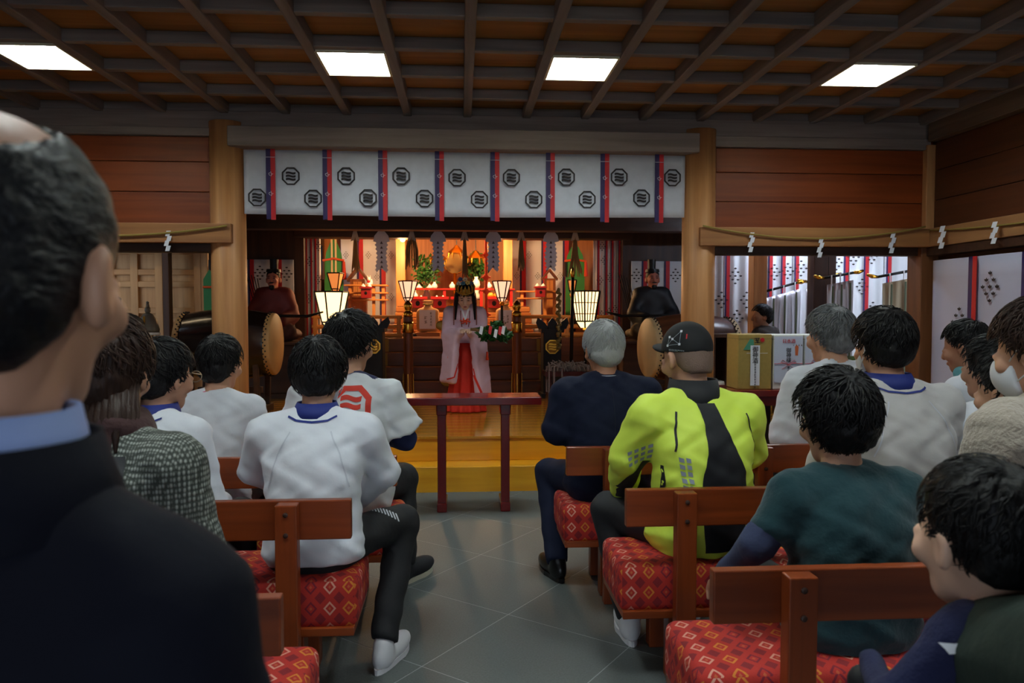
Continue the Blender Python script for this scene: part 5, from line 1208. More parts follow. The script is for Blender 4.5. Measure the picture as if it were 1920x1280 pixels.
# woman with brown hair, scarf and knit sweater
def knit():
    m, nt, b = _nt('grey_knit'); N = nt.nodes; L = nt.links; tc = N.new('ShaderNodeTexCoord'); mp = N.new('ShaderNodeMapping'); mp.inputs['Scale'].default_value = (1, 1, 1); L.new(tc.outputs['Object'], mp.inputs[0])
    v = N.new('ShaderNodeTexVoronoi'); v.inputs['Scale'].default_value = 130; v.inputs['Randomness'].default_value = .18; mp.inputs['Scale'].default_value = (1, .8, .55); L.new(mp.outputs[0], v.inputs['Vector']); rp = N.new('ShaderNodeValToRGB'); rp.color_ramp.elements[0].position = .2; rp.color_ramp.elements[0].color = (*s2l((150, 154, 146)), 1); rp.color_ramp.elements[1].position = .55; rp.color_ramp.elements[1].color = (*s2l((60, 64, 58)), 1)
    L.new(v.outputs['Distance'], rp.inputs[0]); L.new(rp.outputs[0], b.inputs['Base Color']); b.inputs['Roughness'].default_value = .95; bp = N.new('ShaderNodeBump'); bp.invert = True; bp.inputs['Strength'].default_value = .7; bp.inputs['Distance'].default_value = .006; L.new(v.outputs['Distance'], bp.inputs['Height']); L.new(bp.outputs[0], b.inputs['Normal']); return m
g, o = person('woman with long brown hair, dark scarf and grey knit sweater', 200, 588, 2.05, lambda s: Fig(sc=s, lean=.14, hump=.035, yaw=.12, pitch=.12, seat=.44, shw=1.02, girth=1.08), -.12)
sw = g.shirt(knit(), o, 'knit_sweater', .022, 1.0, -.16, .012, .004); g.trousers(M_blackcl, o)
M_scarf = mat('scarf_brown', (58, 34, 34), .95, bump=.6, bscale=60)
nb = g.nb
solid('scarf', lambda P: smin(np.sqrt((np.sqrt((P[:, 0]-nb[0])**2+(P[:, 1]-nb[1]-.01)**2)-.085)**2+((P[:, 2]-nb[2]-.015)*.85)**2)-.048, np.sqrt((np.sqrt((P[:, 0]-nb[0])**2+(P[:, 1]-nb[1])**2)-.105)**2+((P[:, 2]-nb[2]+.045)*.9)**2)-.035, .03)+wob(P, .008, 45, 2), nb-np.array((.22, .22, .15)), nb+np.array((.22, .22, .13)), .011, M_scarf, o)
g.hair(M_hbrown, o, thick=.02, seed=13, low=-.10, locks=520, lift=.004, line=[-.16, -.15, -.12, -.04, .0, .05, .07])
H = g.H
for k in range(42):
    a = -PI/2+(k/41-.5)*2.6; rr = .088+.012*math.sin(k*3); b0 = g.R@np.array((rr*math.cos(a)*.95, rr*math.sin(a)-.01, -.03), np.float32)
    p0 = H+b0; p1 = p0+np.array((.02*math.cos(a), -.035, -.10)); p2 = p0+np.array((.05*math.cos(a+.2*math.sin(k)), -.06-.02*math.sin(k*2), -.19-.03*math.sin(k*1.7)))
    mk('hair_lock', tube(bmn(), [p0.tolist(), p1.tolist(), p2.tolist()], [.016, .015, .004], 6), M_hbrown, o, smooth=True)
decal(sw, dense([(.085, .135, float(g.nb[2])-.03), (.10, .155, float(g.sh[1][2])-.03), (.115, .16, float(g.sh[1][2])-.12), (.10, .15, float(g.sh[1][2])-.3)]), mat('bag_strap', (30, 30, 34), .7), 'backpack_strap', off=.008)
# standing man in a dark suit, very near
g, o = person('balding man in a dark navy suit standing close at the left', -14, 206, .62, lambda s: Fig(sit=False, sc=s, lean=.05, hump=.02, yaw=-.04, pitch=.08, neck=.085, drop=.035, shw=.86, girth=.92, elbows=[(-.20*s, .06, .98*s), (.205*s, .06, .98*s)], wrists=[(-.2*s, .2, .82*s), (.2*s, .2, .82*s)]), .03, crown=.122, headres=.006)
sh = g.shirt(mat('dark_suit', (13, 15, 28), .85, bump=.12, bscale=60, spec=.2), o, 'suit_jacket', .018, 1.0, -.45, .012, .003, arm_r=(.056, .052, .044)); g.trousers(MATS['dark_suit'], o)
g.band([(.086, .088, .0), (.082, .084, .03), (.074, .077, .066)], mat('shirt_blue', (150, 172, 226), .7), o, 'shirt_collar'); g.band([(.115, .115, -.030), (.100, .100, .010), (.090, .093, .042)], MATS['dark_suit'], o, 'jacket_collar', thick=.005)
for k in (0, 1): g.shoe(k, M_shoeb, M_shoeb, o)
def fringe_hair(g, o):
    def f(P):
        q = g.hl(P); d = sd_ell(q, (0, -.012, .028), (.083, .102, .097)); d = smin(d, sd_ell(q, (0, -.055, -.03), (.068, .056, .055)), .03); zl = np.interp(q[:, 1], [-.14, -.06, -.03, -.005, .02, .045, .12], [-.085, -.085, -.06, .0, -.03, .03, .2]); d = d+wob(q, .002, 160, 2)
        d = np.maximum(d, (zl-q[:, 2])*.8); return np.maximum(d, -sd_ell(q, (-.012, -.062, .118), (.078, .082, .062)))*g.hs
    solid('hair', f, g.H-.17*g.hs, g.H+.17*g.hs, .0055, mat('hair_thin_black', (13, 13, 17), .5, spec=.3, bump=.5, bscale=160, stretch=(1, .3, 1)), o)
fringe_hair(g, o)
# ---- right of the aisle -----------------------------------------------
g, o = person('silver-haired man in a navy suit on the front right bench', 1131, 600, 3.84, lambda s: Fig(sc=s, lean=.10, hump=.035, yaw=.12, pitch=.12, seat=.44, shw=1.12, girth=1.08, knees=[(-.24, .36, .49), (.18, .42, .5)], ankles=[(-.25, .06, .10), (.14, .40, .09)], elbows=[(-.25, .04, .78), (.255, .05, .78)]), .05, skin=M_skin2)
sh = g.shirt(M_suit, o, 'suit_jacket', .022, 1.0, -.2, .011, .004, arm_r=(.064, .054, .044)); g.trousers(M_suit, o); g.band([(.080, .082, -.012), (.070, .072, .024)], M_polo, o, 'shirt_collar'); g.band([(.098, .098, -.036), (.088, .090, -.012), (.078, .080, .010)], M_suit, o, 'jacket_collar', thick=.005)
line_decal(sh, [(0, float(g.sp(.9)[2])), (0, float(g.sp(-.1)[2]))], .003, mat('suit_seam', (16, 20, 36), .8), 'back_seam')
g.hair(M_hgrey, o, thick=.017, seed=21, locks=620, rough=.002, lift=.003, low=-.10)
for k in (0, 1): g.shoe(k, M_shoeb, M_shoeb, o, yaw=.2 if not k else 0)
# cyclist
M_neon = mat('neon_yellow', (226, 250, 88), .6, bump=.2, bscale=12); M_jblack = mat('jersey_black', (22, 23, 28), .7, bump=.15, bscale=20); M_print = mat('reflective_grey', (150, 160, 170), .4)
g, o = person('cyclist in a neon yellow and black jacket with a black cap', 1288, 600, 3.03, lambda s: Fig(sc=s, lean=.14, hump=.05, yaw=.20, pitch=.22, seat=.44, shw=1.10, girth=1.06, knees=[(-.24, .40, .50), (.20, .42, .5)], ankles=[(-.22, .20, .10), (.16, .40, .09)], elbows=[(-.265, .12, .80), (.265, .10, .80)], wrists=[(-.20, .34, .62), (.14, .34, .60)]), .16, crown=.136, skin=M_skin)
sh = g.shirt(M_neon, o, 'cycling_jacket', .018, 1.0, -.20, .010, .005, arm_r=(.064, .052, .040)); g.trousers(M_jblack, o)
zt, zs, zw = float(g.nb[2]), float(g.sh[0][2]), float(g.P0[2])
decal(sh, dense([(-.045, .025, zt-.015), (-.045, .045, zt-.10), (-.050, .080, zt-.20), (-.070, .112, zt-.27), (-.078, .118, zt-.33), (-.066, .110, zw+.02), (-.06, .10, zw-.06)]), M_jblack, 'black_back_panel', off=.004, nx=14)
g.band([(.104, .104, -.035), (.096, .098, .012), (.084, .088, .066)], M_jblack, o, 'jacket_collar', thick=.005)
line_decal(sh, [(-.135, zs+.035), (-.150, zs-.03), (-.165, zs-.11)], .008, M_jblack, 'piping'); line_decal(sh, [(.165, zs+.02), (.185, zs-.05), (.19, zs-.13)], .006, M_jblack, 'piping')
decal(sh, dense([(-.235, -.195, zs-.17), (-.27, -.19, zs-.24), (-.28, -.185, zs-.33), (-.25, -.19, zs-.38)]), M_jblack, 'black_side_panel', off=.004, nx=8)
for i in range(9):
    for j in range(2): z = zs-.13-i*.026; x = -.155+j*.022+i*.003; decal(sh, [((x, z), (x+.016, z-.004)), ((x+.003, z-.018), (x+.018, z-.020))], M_print, 'reflective_print', off=.004, nx=2)
for i in range(9): z = zs-.12-i*.028; x = .20-.004*i; decal(sh, [((x, z), (x+.018, z-.004)), ((x-.003, z-.02), (x+.014, z-.022))], M_print, 'reflective_print', off=.004, nx=2)
for i in range(4):
    for j in range(3): x, z = -.300+.022*i+.004*j, zs-.135-.024*j+.012*i; decal(sh, [((x, z), (x+.014, z+.008)), ((x+.003, z-.014), (x+.016, z-.006))], M_print, 'reflective_print', off=.004, nx=2)
line_decal(sh, [(.08, zw-.03), (.075, zw-.10)], .012, M_polo, 'hem_stripe')
g.hair(mat('stubble', (120, 96, 84), .7, bump=.3, bscale=300), o, thick=.003, seed=3, locks=0, rough=0, low=-.07, name='cropped_hair')
def capf(P):
    q = g.hl(P); d = sd_ell(q, (0, -.010, .034), (.085, .104, .097)); zl = np.interp(q[:, 1], [-.12, 0, .12], [.0, .022, .045]); d = np.maximum(d, (zl-q[:, 2])*.9); br = np.maximum(sd_ell(q, (0, .105, .050), (.062, .055, .012), rotm(0, -.5)), -(q[:, 1]-.05)); return np.minimum(d, br)*g.hs
cp = solid('cycling_cap', capf, g.H-.18*g.hs, g.H+.18*g.hs, .0065, mat('cap_black', (14, 14, 18), .8), o)
H = g.H; Ri = g.R@np.array((-.75, -.66, 0), np.float32); dv = (-Ri).tolist(); dn = Vector(dv).normalized(); sxv = dn.cross(Vector((0, 0, 1))).normalized(); upv = sxv.cross(dn)
def cpx(u, v): c = Vector([float(t) for t in H]); return (c.dot(sxv)+u, c.dot(upv)+v)
dots = [(-.005, .098), (-.055, .075), (-.040, .066), (-.008, .044), (-.062, .040)]
for u, v in dots: x, z = cpx(u, v); decal(cp, [((x-.0045, z-.0045), (x+.0045, z-.0045)), ((x-.0045, z+.0045), (x+.0045, z+.0045))], M_polo, 'cap_dot', dv, .003, None, 2)
for a, b2 in ((0, 2), (1, 2), (2, 3), (0, 3), (2, 4), (3, 4), (1, 4)): line_decal(cp, [cpx(*dots[a]), cpx(*dots[b2])], .0016, M_print, 'cap_line', dv, .003)
line_decal(cp, [cpx(.02, .066), cpx(.02, .086)], .005, M_red, 'cap_tab', dv, .003)
for i in range(10): line_decal(cp, [cpx(-.055+i*.007, .022-.0008*i), cpx(-.051+i*.007, .022-.0008*i)], .008, M_print, 'cap_lettering', dv, .003)
for k in (0, 1): g.shoe(k, M_shoew, M_shoew, o, yaw=-.2 if not k else 0)
# grey-haired man in a white T-shirt
g, o = person('grey-haired man in a white T-shirt in front of the gift boxes', 1556, 572, 3.86, lambda s: Fig(sc=s, lean=.12, hump=.03, yaw=.16, pitch=.12, seat=.44, shw=1.1, girth=1.05), .18, crown=.140)
sh = g.shirt(M_polo, o, 'white_tshirt', .018, .42, -.16, .012, .005, arm_r=(.066, .062, .05)); g.trousers(M_blackcl, o); g.band([(.080, .080, -.020), (.068, .070, .012)], M_polo, o, 'neck_rib'); g.hair(M_hpepper, o, thick=.022, seed=31, locks=640, rough=.003, lift=.005, low=-.10)
# man in a pale polo, middle bench right
g, o, sh = white_polo('black-haired man in a pale grey polo with blue collar and mask strap', 1656, 579, 3.02, lambda s: Fig(sc=s, lean=.14, hump=.04, yaw=.03, pitch=.1, seat=.44, shw=1.08, girth=1.1), .03, mcl=M_polog, mask=True, hair=dict(thick=.024, seed=33, locks=520, low=-.085))
# boy in teal
M_teal = mat('teal_fleece', (10, 52, 58), .95, bump=.25, bscale=60, sheen=.2)
g, o = person('boy in a teal sweatshirt with blue-grey sleeves on the nearest right bench', 1568, 690, 2.16, lambda s: Fig(sc=s, lean=.12, hump=.04, yaw=.0, pitch=.12, seat=.42, shw=1.12, girth=1.16, hs=1.22, elbows=[(-.27, .02, .72), (.26, .04, .72)], wrists=[(-.28, .22, .56), (.14, .30, .56)]), .05, crown=.142)
g.shirt(M_teal, o, 'teal_sweatshirt', .020, .30, -.20, .011, .005); g.shirt(mat('bluegrey_sleeve', (52, 60, 90), .9, bump=.2, bscale=60), o, 'sleeves', .012, 1.0, .3, .012); g.trousers(M_blackcl, o); g.band([(.080, .080, -.020), (.070, .072, .010)], M_teal, o, 'neck_rib'); g.hair(M_hblack, o, thick=.027, seed=41, locks=700, rough=.006, lift=.008, low=-.095)
# weathered man with a teal towel
g, o = person('man with a teal towel and a pink and white jersey by the right wall', 1812, 598, 3.85, lambda s: Fig(sc=s, lean=.18, hump=.04, yaw=.2, pitch=.25, seat=.44), .40, skin=M_skin2)
g.shirt(M_polo, o, 'jersey', .016, .03, -.16, .012, .004); g.shirt(mat('magenta', (214, 36, 120), .8), o, 'pink_sleeves', .012, 1.0, .35, .013); g.trousers(mat('track_blue', (20, 60, 120), .8), o); g.hair(M_hblack, o, thick=.013, seed=43, locks=380, low=-.055)
nb2 = g.nb; solid('towel', lambda P: np.sqrt((np.sqrt((P[:, 0]-nb2[0])**2+(P[:, 1]-nb2[1]-.01)**2)-.075)**2+((P[:, 2]-nb2[2]-.01)*.7)**2)-.026+wob(P, .004, 60, 1), nb2-.16, nb2+.14, .010, mat('towel_teal', (110, 176, 186), .95, bump=.5, bscale=80), o)
# long-haired person in white, child, masked woman by the right edge
g, o = person('long black-haired person in a white top near the right edge', 1858, 628, 3.02, lambda s: Fig(sc=s, lean=.14, yaw=.15, seat=.44), .1, hands=False)
g.shirt(M_polo, o, 'white_top', .018, 1.0, -.16, .013, .004); g.trousers(M_blackcl, o); g.hair(M_hblack, o, thick=.02, seed=51, locks=260, low=-.11, lift=.003, line=[-.2, -.19, -.15, -.05, .0, .05, .07])
H = g.H; solid('long_hair', lambda P: sd_box(P, (H[0], H[1]-.065, H[2]-.10), (.088, .040, .15), .038)+wob(P, .004, 70, 2), H-np.array((.15, .18, .30)), H+np.array((.15, .08, .10)), .010, M_hblack, o)
g, o = person('child with black hair in front of the masked woman', 1892, 662, 2.48, lambda s: Fig(sc=s, lean=.1, yaw=.25, pitch=.15, seat=.44, hs=1.1), .15, hands=False)
g.shirt(M_polo, o, 'white_top', .016, 1.0, -.16, .013); g.trousers(M_blackcl, o); g.hair(M_hblack, o, thick=.018, seed=53, locks=320, low=-.05)
M_fleece = mat('beige_fleece', (176, 164, 148), 1.0, bump=1.0, bscale=70, sheen=.4)
g, o = person('dark-haired woman in a face mask and beige fleece at the right edge', 1950, 560, 2.14, lambda s: Fig(sc=s, lean=.12, yaw=.28, pitch=.2, seat=.46), .18, hands=False)
g.shirt(M_fleece, o, 'fleece_jacket', .036, 1.0, -.16, .012, .006); g.trousers(M_blackcl, o); g.hair(M_hbrown, o, thick=.022, seed=55, locks=520, low=-.10, lift=.004, line=[-.14, -.13, -.09, -.02, .01, .045, .06]); maskit(g, o)
# toddler held by an adult in dark green
g, o = person('adult in a dark green coat at the lower right corner', 2432, 415, .88, lambda s: Fig(sit=False, sc=s, lean=.05, yaw=.3, shw=1.1, girth=1.15, elbows=[(-.25, .04, .95), (.25, 0, .95)], wrists=[(-.22, .28, .86), (.10, .26, .90)]), .10, hands=True)
g.shirt(mat('dark_green_coat', (22, 38, 30), .9, bump=.2, bscale=40), o, 'coat', .045, 1.0, -.5, .014, .004, arm_r=(.075, .07, .055)); g.trousers(M_blackcl, o); g.hair(M_hblack, o, locks=200); [g.shoe(k, M_shoeb, M_shoeb, o) for k in (0, 1)]
zc = at(1830, 850, 1.12).z
g, o = person('toddler in a navy cardigan with white trim held at the lower right', 1842, 850, 1.12, lambda s: Fig(sc=s*.6, lean=.06, yaw=.02, pitch=.1, hs=1.62, pelvis=(0, 0, .30*s), shw=1.05, girth=1.15, knees=[(-.10, .16, .30*s), (.10, .16, .30*s)], ankles=[(-.09, .2, .14*s), (.09, .2, .14*s)], wrists=[(-.1, .16, .36*s), (.1, .16, .36*s)], elbows=[(-.17, .02, .38*s), (.17, .02, .38*s)], neck=.05), .12, crown=.132, skin=M_skinp, floor=.55, hands=False)
sh = g.shirt(mat('navy_knit', (26, 30, 66), .95, bump=.4, bscale=90), o, 'cardigan', .02, 1.0, -.2, .010, .003); g.trousers(M_blackcl, o); g.hair(M_hblack, o, thick=.010, seed=61, locks=500, low=-.06, lift=.0015, rough=.001, lw=.0025); g.band([(.085, .085, -.03), (.074, .074, .0)], M_polo, o, 'white_trim')
zs = float(g.sh[0][2]); line_decal(sh, [(-.14, zs-.02), (-.07, zs+.012), (-.0, zs-.03), (.05, zs-.08)], .012, M_polo, 'white_trim_line', off=.005)
# ---- attendants in the side rooms ---------------------------------------
g, o = person('attendant with a black cap in shade behind the gift boxes', 1428, 570, 6.9, lambda s: Fig(sc=s, lean=.1, yaw=.9, seat=.42), .6, skin=M_skin2, floor=HF, hands=False)
g.shirt(mat('dark_robe', (54, 44, 40), .8), o, 'dark_robe', .03, 1.0, -.2, .014); g.trousers(M_blackcl, o); g.hair(M_hblack, o, thick=.02, locks=120)
st2 = thing('stool', 'low stool under the attendant behind the gift boxes', 'stool', (o.location.x, o.location.y, HF)); mk('seat', bb(bmn(), (-.2, -.16, .36), (.2, .2, .41)), M_dark, st2); [mk('leg', bb(bmn(), (x-.02, y-.02, 0), (x+.02, y+.02, .36)), M_dark, st2) for x in (-.16, .16) for y in (-.12, .16)]
g, o = person('priest in a black court cap beyond the brown-haired woman', 240, 588, 5.4, lambda s: Fig(sc=s, lean=.1, yaw=-.4, seat=.46), -.2, hands=False)
g.shirt(M_polo, o, 'white_robe', .03, 1.0, -.2, .014); g.trousers(M_polo, o); g.hair(M_hblack, o, thick=.016, locks=120)
f = lambda v: (g.H+g.R@(np.array(v, np.float32)*g.hs)).tolist(); b = bmn(); ell(b, f((0, -.01, .07)), (.095, .11, .075)); mk('court_cap', b, M_blacklac, o, smooth=True); mk('cap_crest', tube(bmn(), [f((0, -.06, .10)), f((0, -.09, .19)), f((0, -.07, .23))], [.03, .035, .02], 10), M_blacklac, o, smooth=True); mk('cap_tail', tube(bmn(), [f((0, -.08, .17)), f((.02, -.12, .23)), f((.05, -.15, .20)), f((.07, -.15, .12))], .008, 8), M_blacklac, o, smooth=True)
st3 = thing('stool', 'low stool under the priest in the court cap', 'stool', (o.location.x, o.location.y, 0)); mk('seat', bb(bmn(), (-.2, -.16, .40), (.2, .2, .45)), M_dark, st3); [mk('leg', bb(bmn(), (x-.02, y-.02, 0), (x+.02, y+.02, .40)), M_dark, st3) for x in (-.16, .16) for y in (-.12, .16)]
# ================================================================= shrine dancer
M_chi = mat('lilac_white_robe', (210, 176, 190), .8, bump=.15, bscale=8); M_hak = mat('vermilion_hakama', (206, 40, 24), .75, bump=.3, bscale=10, stretch=(4, 4, .4))
YD = 7.2; pd = at(872, 530, YD)
g = solve(lambda s: Fig(sit=False, sc=s, lean=.30, hump=.02, pitch=.55, pelvis=(0, -.05*s, .80*s), shw=1.0, elbows=[(-.22*s, .10*s, .94*s), (.22*s, .10*s, .94*s)], wrists=[(-.045*s, .36*s, .99*s), (.035*s, .36*s, .99*s)], knees=[(-.08, .06, .42*s), (.08, .06, .42*s)], ankles=[(-.08, 0, .07), (.08, 0, .07)]), pd.z-HF, .13)
o = g.body('person', M_skinp, h=.013, headres=.006); tag(o, 'shrine dancer in lilac-white robe and vermilion hakama holding leafy branches', 'person', 'people in the hall')
hx = Matrix.Rotation(PI, 3, 'Z') @ Vector([float(v) for v in g.H]); place(o, pd.x-hx.x, YD-hx.y, PI, HF); s_ = g.sc
zw = .84*s_; zs = float(g.sh[0][2])
def hak(P):
    z = P[:, 2]; a = np.interp(z, [0, .3*s_, zw], [.26*s_, .20*s_, .13*s_]); b = np.interp(z, [0, .3*s_, zw], [.20*s_, .16*s_, .11*s_]); th = np.arctan2(P[:, 1], P[:, 0]); r = np.sqrt((P[:, 0]/a)**2+((P[:, 1]-.02)/b)**2); d = (r-1)*b*.8+.010*np.sin(th*13)*np.clip(1-z/zw, .2, 1); return np.maximum(np.maximum(d, z-zw), .005-z)
solid('hakama', hak, (-.34, -.3, -.02), (.34, .34, zw+.05), .013, M_hak, o)
def chi(P):
    d = smin(g.torso(P, .03, -.1), g.arms(P, .022, .93), .05)
    for k, sg in ((0, -1), (1, 1)):
        w = g.wr[k]; e = g.el[k]; c = (w*.35+e*.65)
        zb_ = .36*s_ if sg > 0 else .20*s_                       # the two hanging sleeves end at different heights
        hh = (c[2]-zb_)/2; R = rotm(sg*.62, 0, -sg*.10); d = smin(d, sd_box(P, (c[0]+sg*.02, c[1]+.03, zb_+hh), (.040, .135*s_, hh), .03, R), .05)
    for sg in (-1, 1): d = smin(d, sd_box(P, (sg*.12*s_, -.05, .62*s_), (.10*s_, .12*s_, .30*s_), .05), .06)
    d = np.maximum(d, -sd_cap(P, g.nb-g.d*.02, g.nt+g.d*.06, .05*s_, .05*s_)); return d+wob(P, .005, 26, 1)+wob(P, .003, 55, 3)
ch = solid('robe', chi, (-.5, -.35, .12), (.5, .55, zs+.14), .0115, M_chi, o)
g.band([(.082, .088, -.05), (.066, .068, .015)], mat('inner_white', (226, 222, 228), .7), o, 'inner_collar')
dv = (0, -1, 0)
for sg in (-1, 1): line_decal(ch, [(sg*.055*s_, zs+.03), (sg*.05*s_, zs-.08), (sg*.02, zs-.19)], .009, mat('robe_cord', (120, 60, 54), .8), 'front_cord', dv, .006)
for sg in (-1, 1): line_decal(ch, [(sg*.045*s_, zs+.06), (0, zs-.06)], .016, M_white, 'collar_edge', dv, .004)
line_decal(ch, [(.03*s_, .80*s_), (.07*s_, .62*s_), (.11*s_, .44*s_), (.19*s_, .26*s_)], .022, M_hak, 'red_lining', dv, .005); line_decal(ch, [(-.03*s_, .80*s_), (-.08*s_, .62*s_), (-.13*s_, .45*s_), (-.22*s_, .42*s_)], .014, M_hak, 'red_lining', dv, .005)
b = bmn(); cz = float(g.sp(.62)[2]); yy = float(g.sp(.62)[1])+.155*s_
for a in range(6): tube(b, [(0, yy, cz), (.035*math.cos(a*1.05), yy+.012, cz+.022*math.sin(a*1.05)), (.05*math.cos(a*1.05+.3), yy, cz+.03*math.sin(a*1.05+.3))], .007, 6)
mk('chest_knot', b, mat('vermilion_cord', (226, 70, 28), .7), o, smooth=True)
for sg, x, z in ((-1, -.26, .74), (1, .20, .70)): mk('sleeve_tassel', cyl(bmn(), (x*s_, .25*s_, z*s_), (x*s_, .26*s_, (z-.10)*s_), .008, .016, 8), MATS['vermilion_cord'], o, smooth=True)
g.hair(M_hblack, o, thick=.017, seed=71, locks=260, low=-.10, lift=.002, line=[-.16, -.15, -.12, -.07, -.01, .045, .055])
H = g.H; fh = lambda v: (H+g.R@(np.array(v, np.float32)*g.hs))
for sg in (-1, 1):
    p = [fh((sg*.078, .03, .02)), fh((sg*.088, .03, -.06))]; q = p[1]+np.array((sg*.01, .02, -.16)); mk('side_lock', tube(bmn(), [p[0].tolist(), p[1].tolist(), q.tolist()], [.018, .017, .010], 8), M_hblack, o, smooth=True); mk('side_cord', tube(bmn(), [fh((sg*.098, .03, .05)).tolist(), (p[1]+np.array((sg*.02, .015, 0))).tolist(), (q+np.array((sg*.012, .02, -.05))).tolist()], .006, 6), MATS['robe_cord'], o)
    for nm, v, r, m in (('eye', (sg*.032, .092, .006), (.013, .004, .0035), M_blacklac), ('eyebrow', (sg*.034, .091, .028), (.016, .004, .003), M_hblack)):
        b = bmn(); ell(b, (0, 0, 0), r, 10, 6); oo = mk(nm, b, m, o, smooth=True); oo.matrix_local = Matrix.Translation(fh(v).tolist()) @ Matrix(g.R.tolist()).to_4x4()
b = bmn(); ell(b, (0, 0, 0), (.018, .006, .006), 10, 6); oo = mk('lips', b, mat('lip_red', (170, 50, 50), .5), o, smooth=True); oo.matrix_local = Matrix.Translation(fh((0, .100, -.062)).tolist()) @ Matrix(g.R.tolist()).to_4x4()
cr = bmn(); ell(cr, (0, .072, .082), (.056, .020, .042)); ring = [(.086*math.cos(a), -.012+.104*math.sin(a), .075) for a in np.linspace(0, 2*PI, 33)]; tube(cr, ring, .010, 8)
for i in range(7): a = PI*(.12+.76*i/6); tube(cr, [(.09*math.cos(a), -.01+.10*math.sin(a), .07), (.095*math.cos(a), -.01+.105*math.sin(a), .13), (.08*math.cos(a), -.01+.10*math.sin(a), .165)], [.007, .012, .003], 6)
oc = mk('gilt_crown', cr, mat('crown_gold', (176, 140, 62), .35, metal=.8), o, smooth=True); oc.matrix_local = Matrix.Translation(H.tolist()) @ Matrix(g.R.tolist()).to_4x4() @ Matrix.Scale(g.hs, 4)
for i, (x, y, z, c) in enumerate([(-.06, .05, .17, (60, 110, 150)), (-.025, .07, .19, (220, 200, 120)), (.02, .07, .185, (70, 130, 160)), (.06, .05, .17, (210, 210, 200)), (-.04, .03, .20, (200, 120, 60)), (.045, .02, .20, (60, 100, 150)), (0, .04, .21, (226, 216, 180))]):
    b = bmn()
    for q in range(5): a = q*2*PI/5; ell(b, (x+.014*math.cos(a), y, z+.014*math.sin(a)), (.011, .007, .011), 8, 6)
    of = mk('crown_flower', b, mat('flower_%d' % i, c, .6), oc, smooth=True)
# branches in her hands
pb_ = at(922, 622, YD-.34); t = thing('leafy_bouquet', 'leafy branches with red and white paper in the dancer\'s hands', 'branch', (pb_.x, pb_.y, pb_.z))
hw = at(882, 617, YD-.34)-pb_
b = bmn(); tube(b, [(hw.x, 0, hw.z), (hw.x*.4, -.01, .01), (.12, 0, -.01)], [.014, .012, .005], 8); tube(b, [(hw.x, .02, hw.z), (0, .02, .05), (.10, 0, .06)], [.010, .008, .004], 6); mk('stem', b, M_straw, t, smooth=True)
b = bmn(); leaves(b, (0, 0, -.01), (.15, .08, .075), 170, .075, RNG); leaves(b, (.13, 0, -.03), (.06, .05, .06), 60, .07, RNG); leaves(b, (.06, 0, .06), (.07, .05, .04), 50, .07, RNG); mk('leaves', b, M_leaf, t, recalc=False)['kind'] = 'stuff'
for x, z, m in ((-.02, .02, M_red), (.07, .015, M_red), (.03, -.01, M_paper), (.10, .02, M_paper), (-.10, .02, M_paper)): mk('paper_strip', prism(bmn(), [(x-.018, z-.03), (x+.008, z-.045), (x+.022, z+.03), (x-.006, z+.04)], .004, off=-.09), m, t)
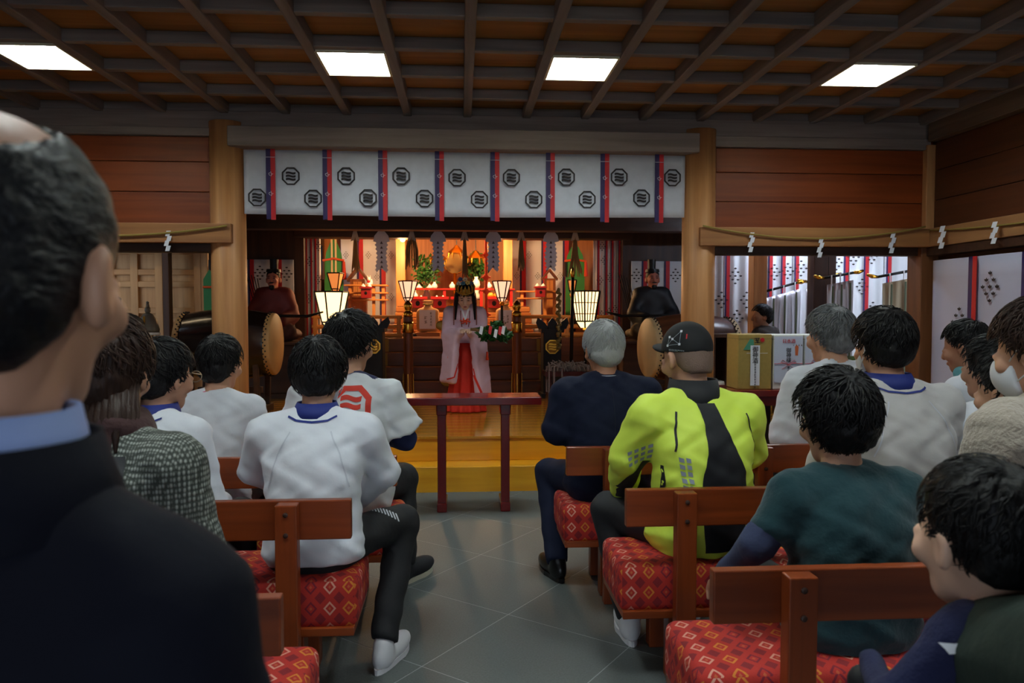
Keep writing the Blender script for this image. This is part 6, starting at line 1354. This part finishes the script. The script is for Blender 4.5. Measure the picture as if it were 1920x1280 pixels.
# ================================================================= guardian figures
def guardian(px, pytop, Y, robe, trim_m, lab, group_side):
    p = at(px, pytop, Y); g = solve(lambda s: Fig(sc=s, lean=.04, yaw=0, pitch=-.02, seat=.12, shw=1.05, elbows=[(-.30*s, .10, .38*s), (.30*s, .10, .38*s)], wrists=[(-.14*s, .30, .30*s), (.14*s, .30, .30*s)], knees=[(-.30*s, .28, .12), (.30*s, .28, .12)], ankles=[(-.05, .34, .06), (.05, .34, .06)]), p.z-1.02, .13)
    o = g.body('guardian_statue', mat('statue_face', (176, 104, 84), .6), h=.016); tag(o, lab, 'statue', 'seated guardian figures flanking the sanctuary'); hx = g.H; place(o, p.x+hx[0], Y+hx[1], PI, 1.02); S = g.sc
    def rf(P):
        d = smin(g.torso(P, .05, -.2), g.arms(P, .05, .92), .06)
        for k in (0, 1): d = smin(d, sd_box(P, (g.el[k]*.5+g.wr[k]*.5)+np.array((0, 0, -.10)), (.05, .12, .13), .04, rotm((1 if k else -1)*.4)), .06)
        return np.maximum(d, -sd_cap(P, g.nb, g.nt+g.d*.06, .052, .05))+wob(P, .007, 24, 1)
    solid('robe', rf, (-.6, -.35, -.02), (.6, .6, float(g.sh[0][2])+.14), .016, robe, o)
    def tf(P): return np.minimum(smin(g.legs(P, .03), sd_ell(P, (0, .1, .08), (.42*S, .30, .10)), .05), 9)+wob(P, .006, 30, 2)
    solid('brocade_trousers', tf, (-.6, -.35, -.06), (.6, .65, .30), .016, trim_m, o)
    f = lambda v: (g.H+g.R@(np.array(v, np.float32)*g.hs)).tolist(); g.hair(M_hblack, o, thick=.008, locks=0, low=-.05)
    b = bmn(); cyl(b, f((0, -.02, .085)), f((0, -.02, .12)), .086, .080, 20); cyl(b, f((0, -.05, .10)), f((0, -.055, .24)), .045, .05, 14); mk('court_cap', b, M_blacklac, o, smooth=False)
    b = bmn(); ell(b, f((0, .075, -.10)), (.032, .02, .035)); ell(b, f((0, .095, -.048)), (.032, .008, .007)); mk('beard', b, M_hblack, o, smooth=True)
    for sg in (-1, 1): b = bmn(); ell(b, f((sg*.032, .092, .008)), (.014, .005, .005)); ell(b, f((sg*.033, .092, .030)), (.018, .005, .004)); mk('eye', b, M_blacklac, o, smooth=True)
    mk('lap_paper', prism(bmn(), [(-.10, .24), (.10, .24), (.13, .15), (.09, .13), (.11, .06), (.0, .02), (-.11, .06), (-.09, .13), (-.13, .15)], .01, off=.47), M_paper, o)
    for k in range(5): mk('arrow', cyl(bmn(), (.16+.02*k, -.16, .3), (.24+.035*k, -.18, .74+.02*k), .006, n=6), M_blacklac, o)
    mk('bow', tube(bmn(), [(-.62, .30, .34), (-.45, .36, .29), (0, .38, .30), (.45, .36, .29), (.62, .30, .34)], [.010, .018, .016, .018, .010], 8), M_blacklac, o, smooth=True)
    ps = thing('statue_pedestal', 'dark pedestal under the %s guardian figure' % group_side, 'pedestal', (p.x, Y, HF)); mk('block', bb(bmn(), (-.45, -.42, .05), (.45, .25, 1.02-HF-.03)), M_dark, ps, bevel=.01); mk('top_slab', bb(bmn(), (-.5, -.47, 1.02-HF-.03), (.5, .30, 1.02-HF)), M_dark, ps, bevel=.006); mk('base', bb(bmn(), (-.48, -.45, 0), (.48, .28, .05)), M_dark, ps)
M_brocd = mat('check_brocade', (120, 100, 70), .7, var=.6, vscale=26)
guardian(512, 503, 8.95, mat('robe_maroon', (118, 40, 36), .7, var=.2, vscale=12), mat('trouser_maroon', (104, 60, 56), .7, var=.5, vscale=24), 'guardian figure in a dull red robe left of the sanctuary', 'red-robed')
guardian(1224, 503, 8.95, mat('robe_black', (26, 26, 30), .6), M_brocd, 'bearded guardian figure in a black robe right of the sanctuary', 'black-robed')
SC.cycles.max_bounces = 5; SC.cycles.diffuse_bounces = 3; SC.cycles.glossy_bounces = 3; SC.cycles.transmission_bounces = 3; SC.cycles.caustics_reflective = False; SC.cycles.caustics_refractive = False
SC.cycles.adaptive_threshold = .07; SC.cycles.use_denoising = True; SC.cycles.sample_clamp_indirect = 4
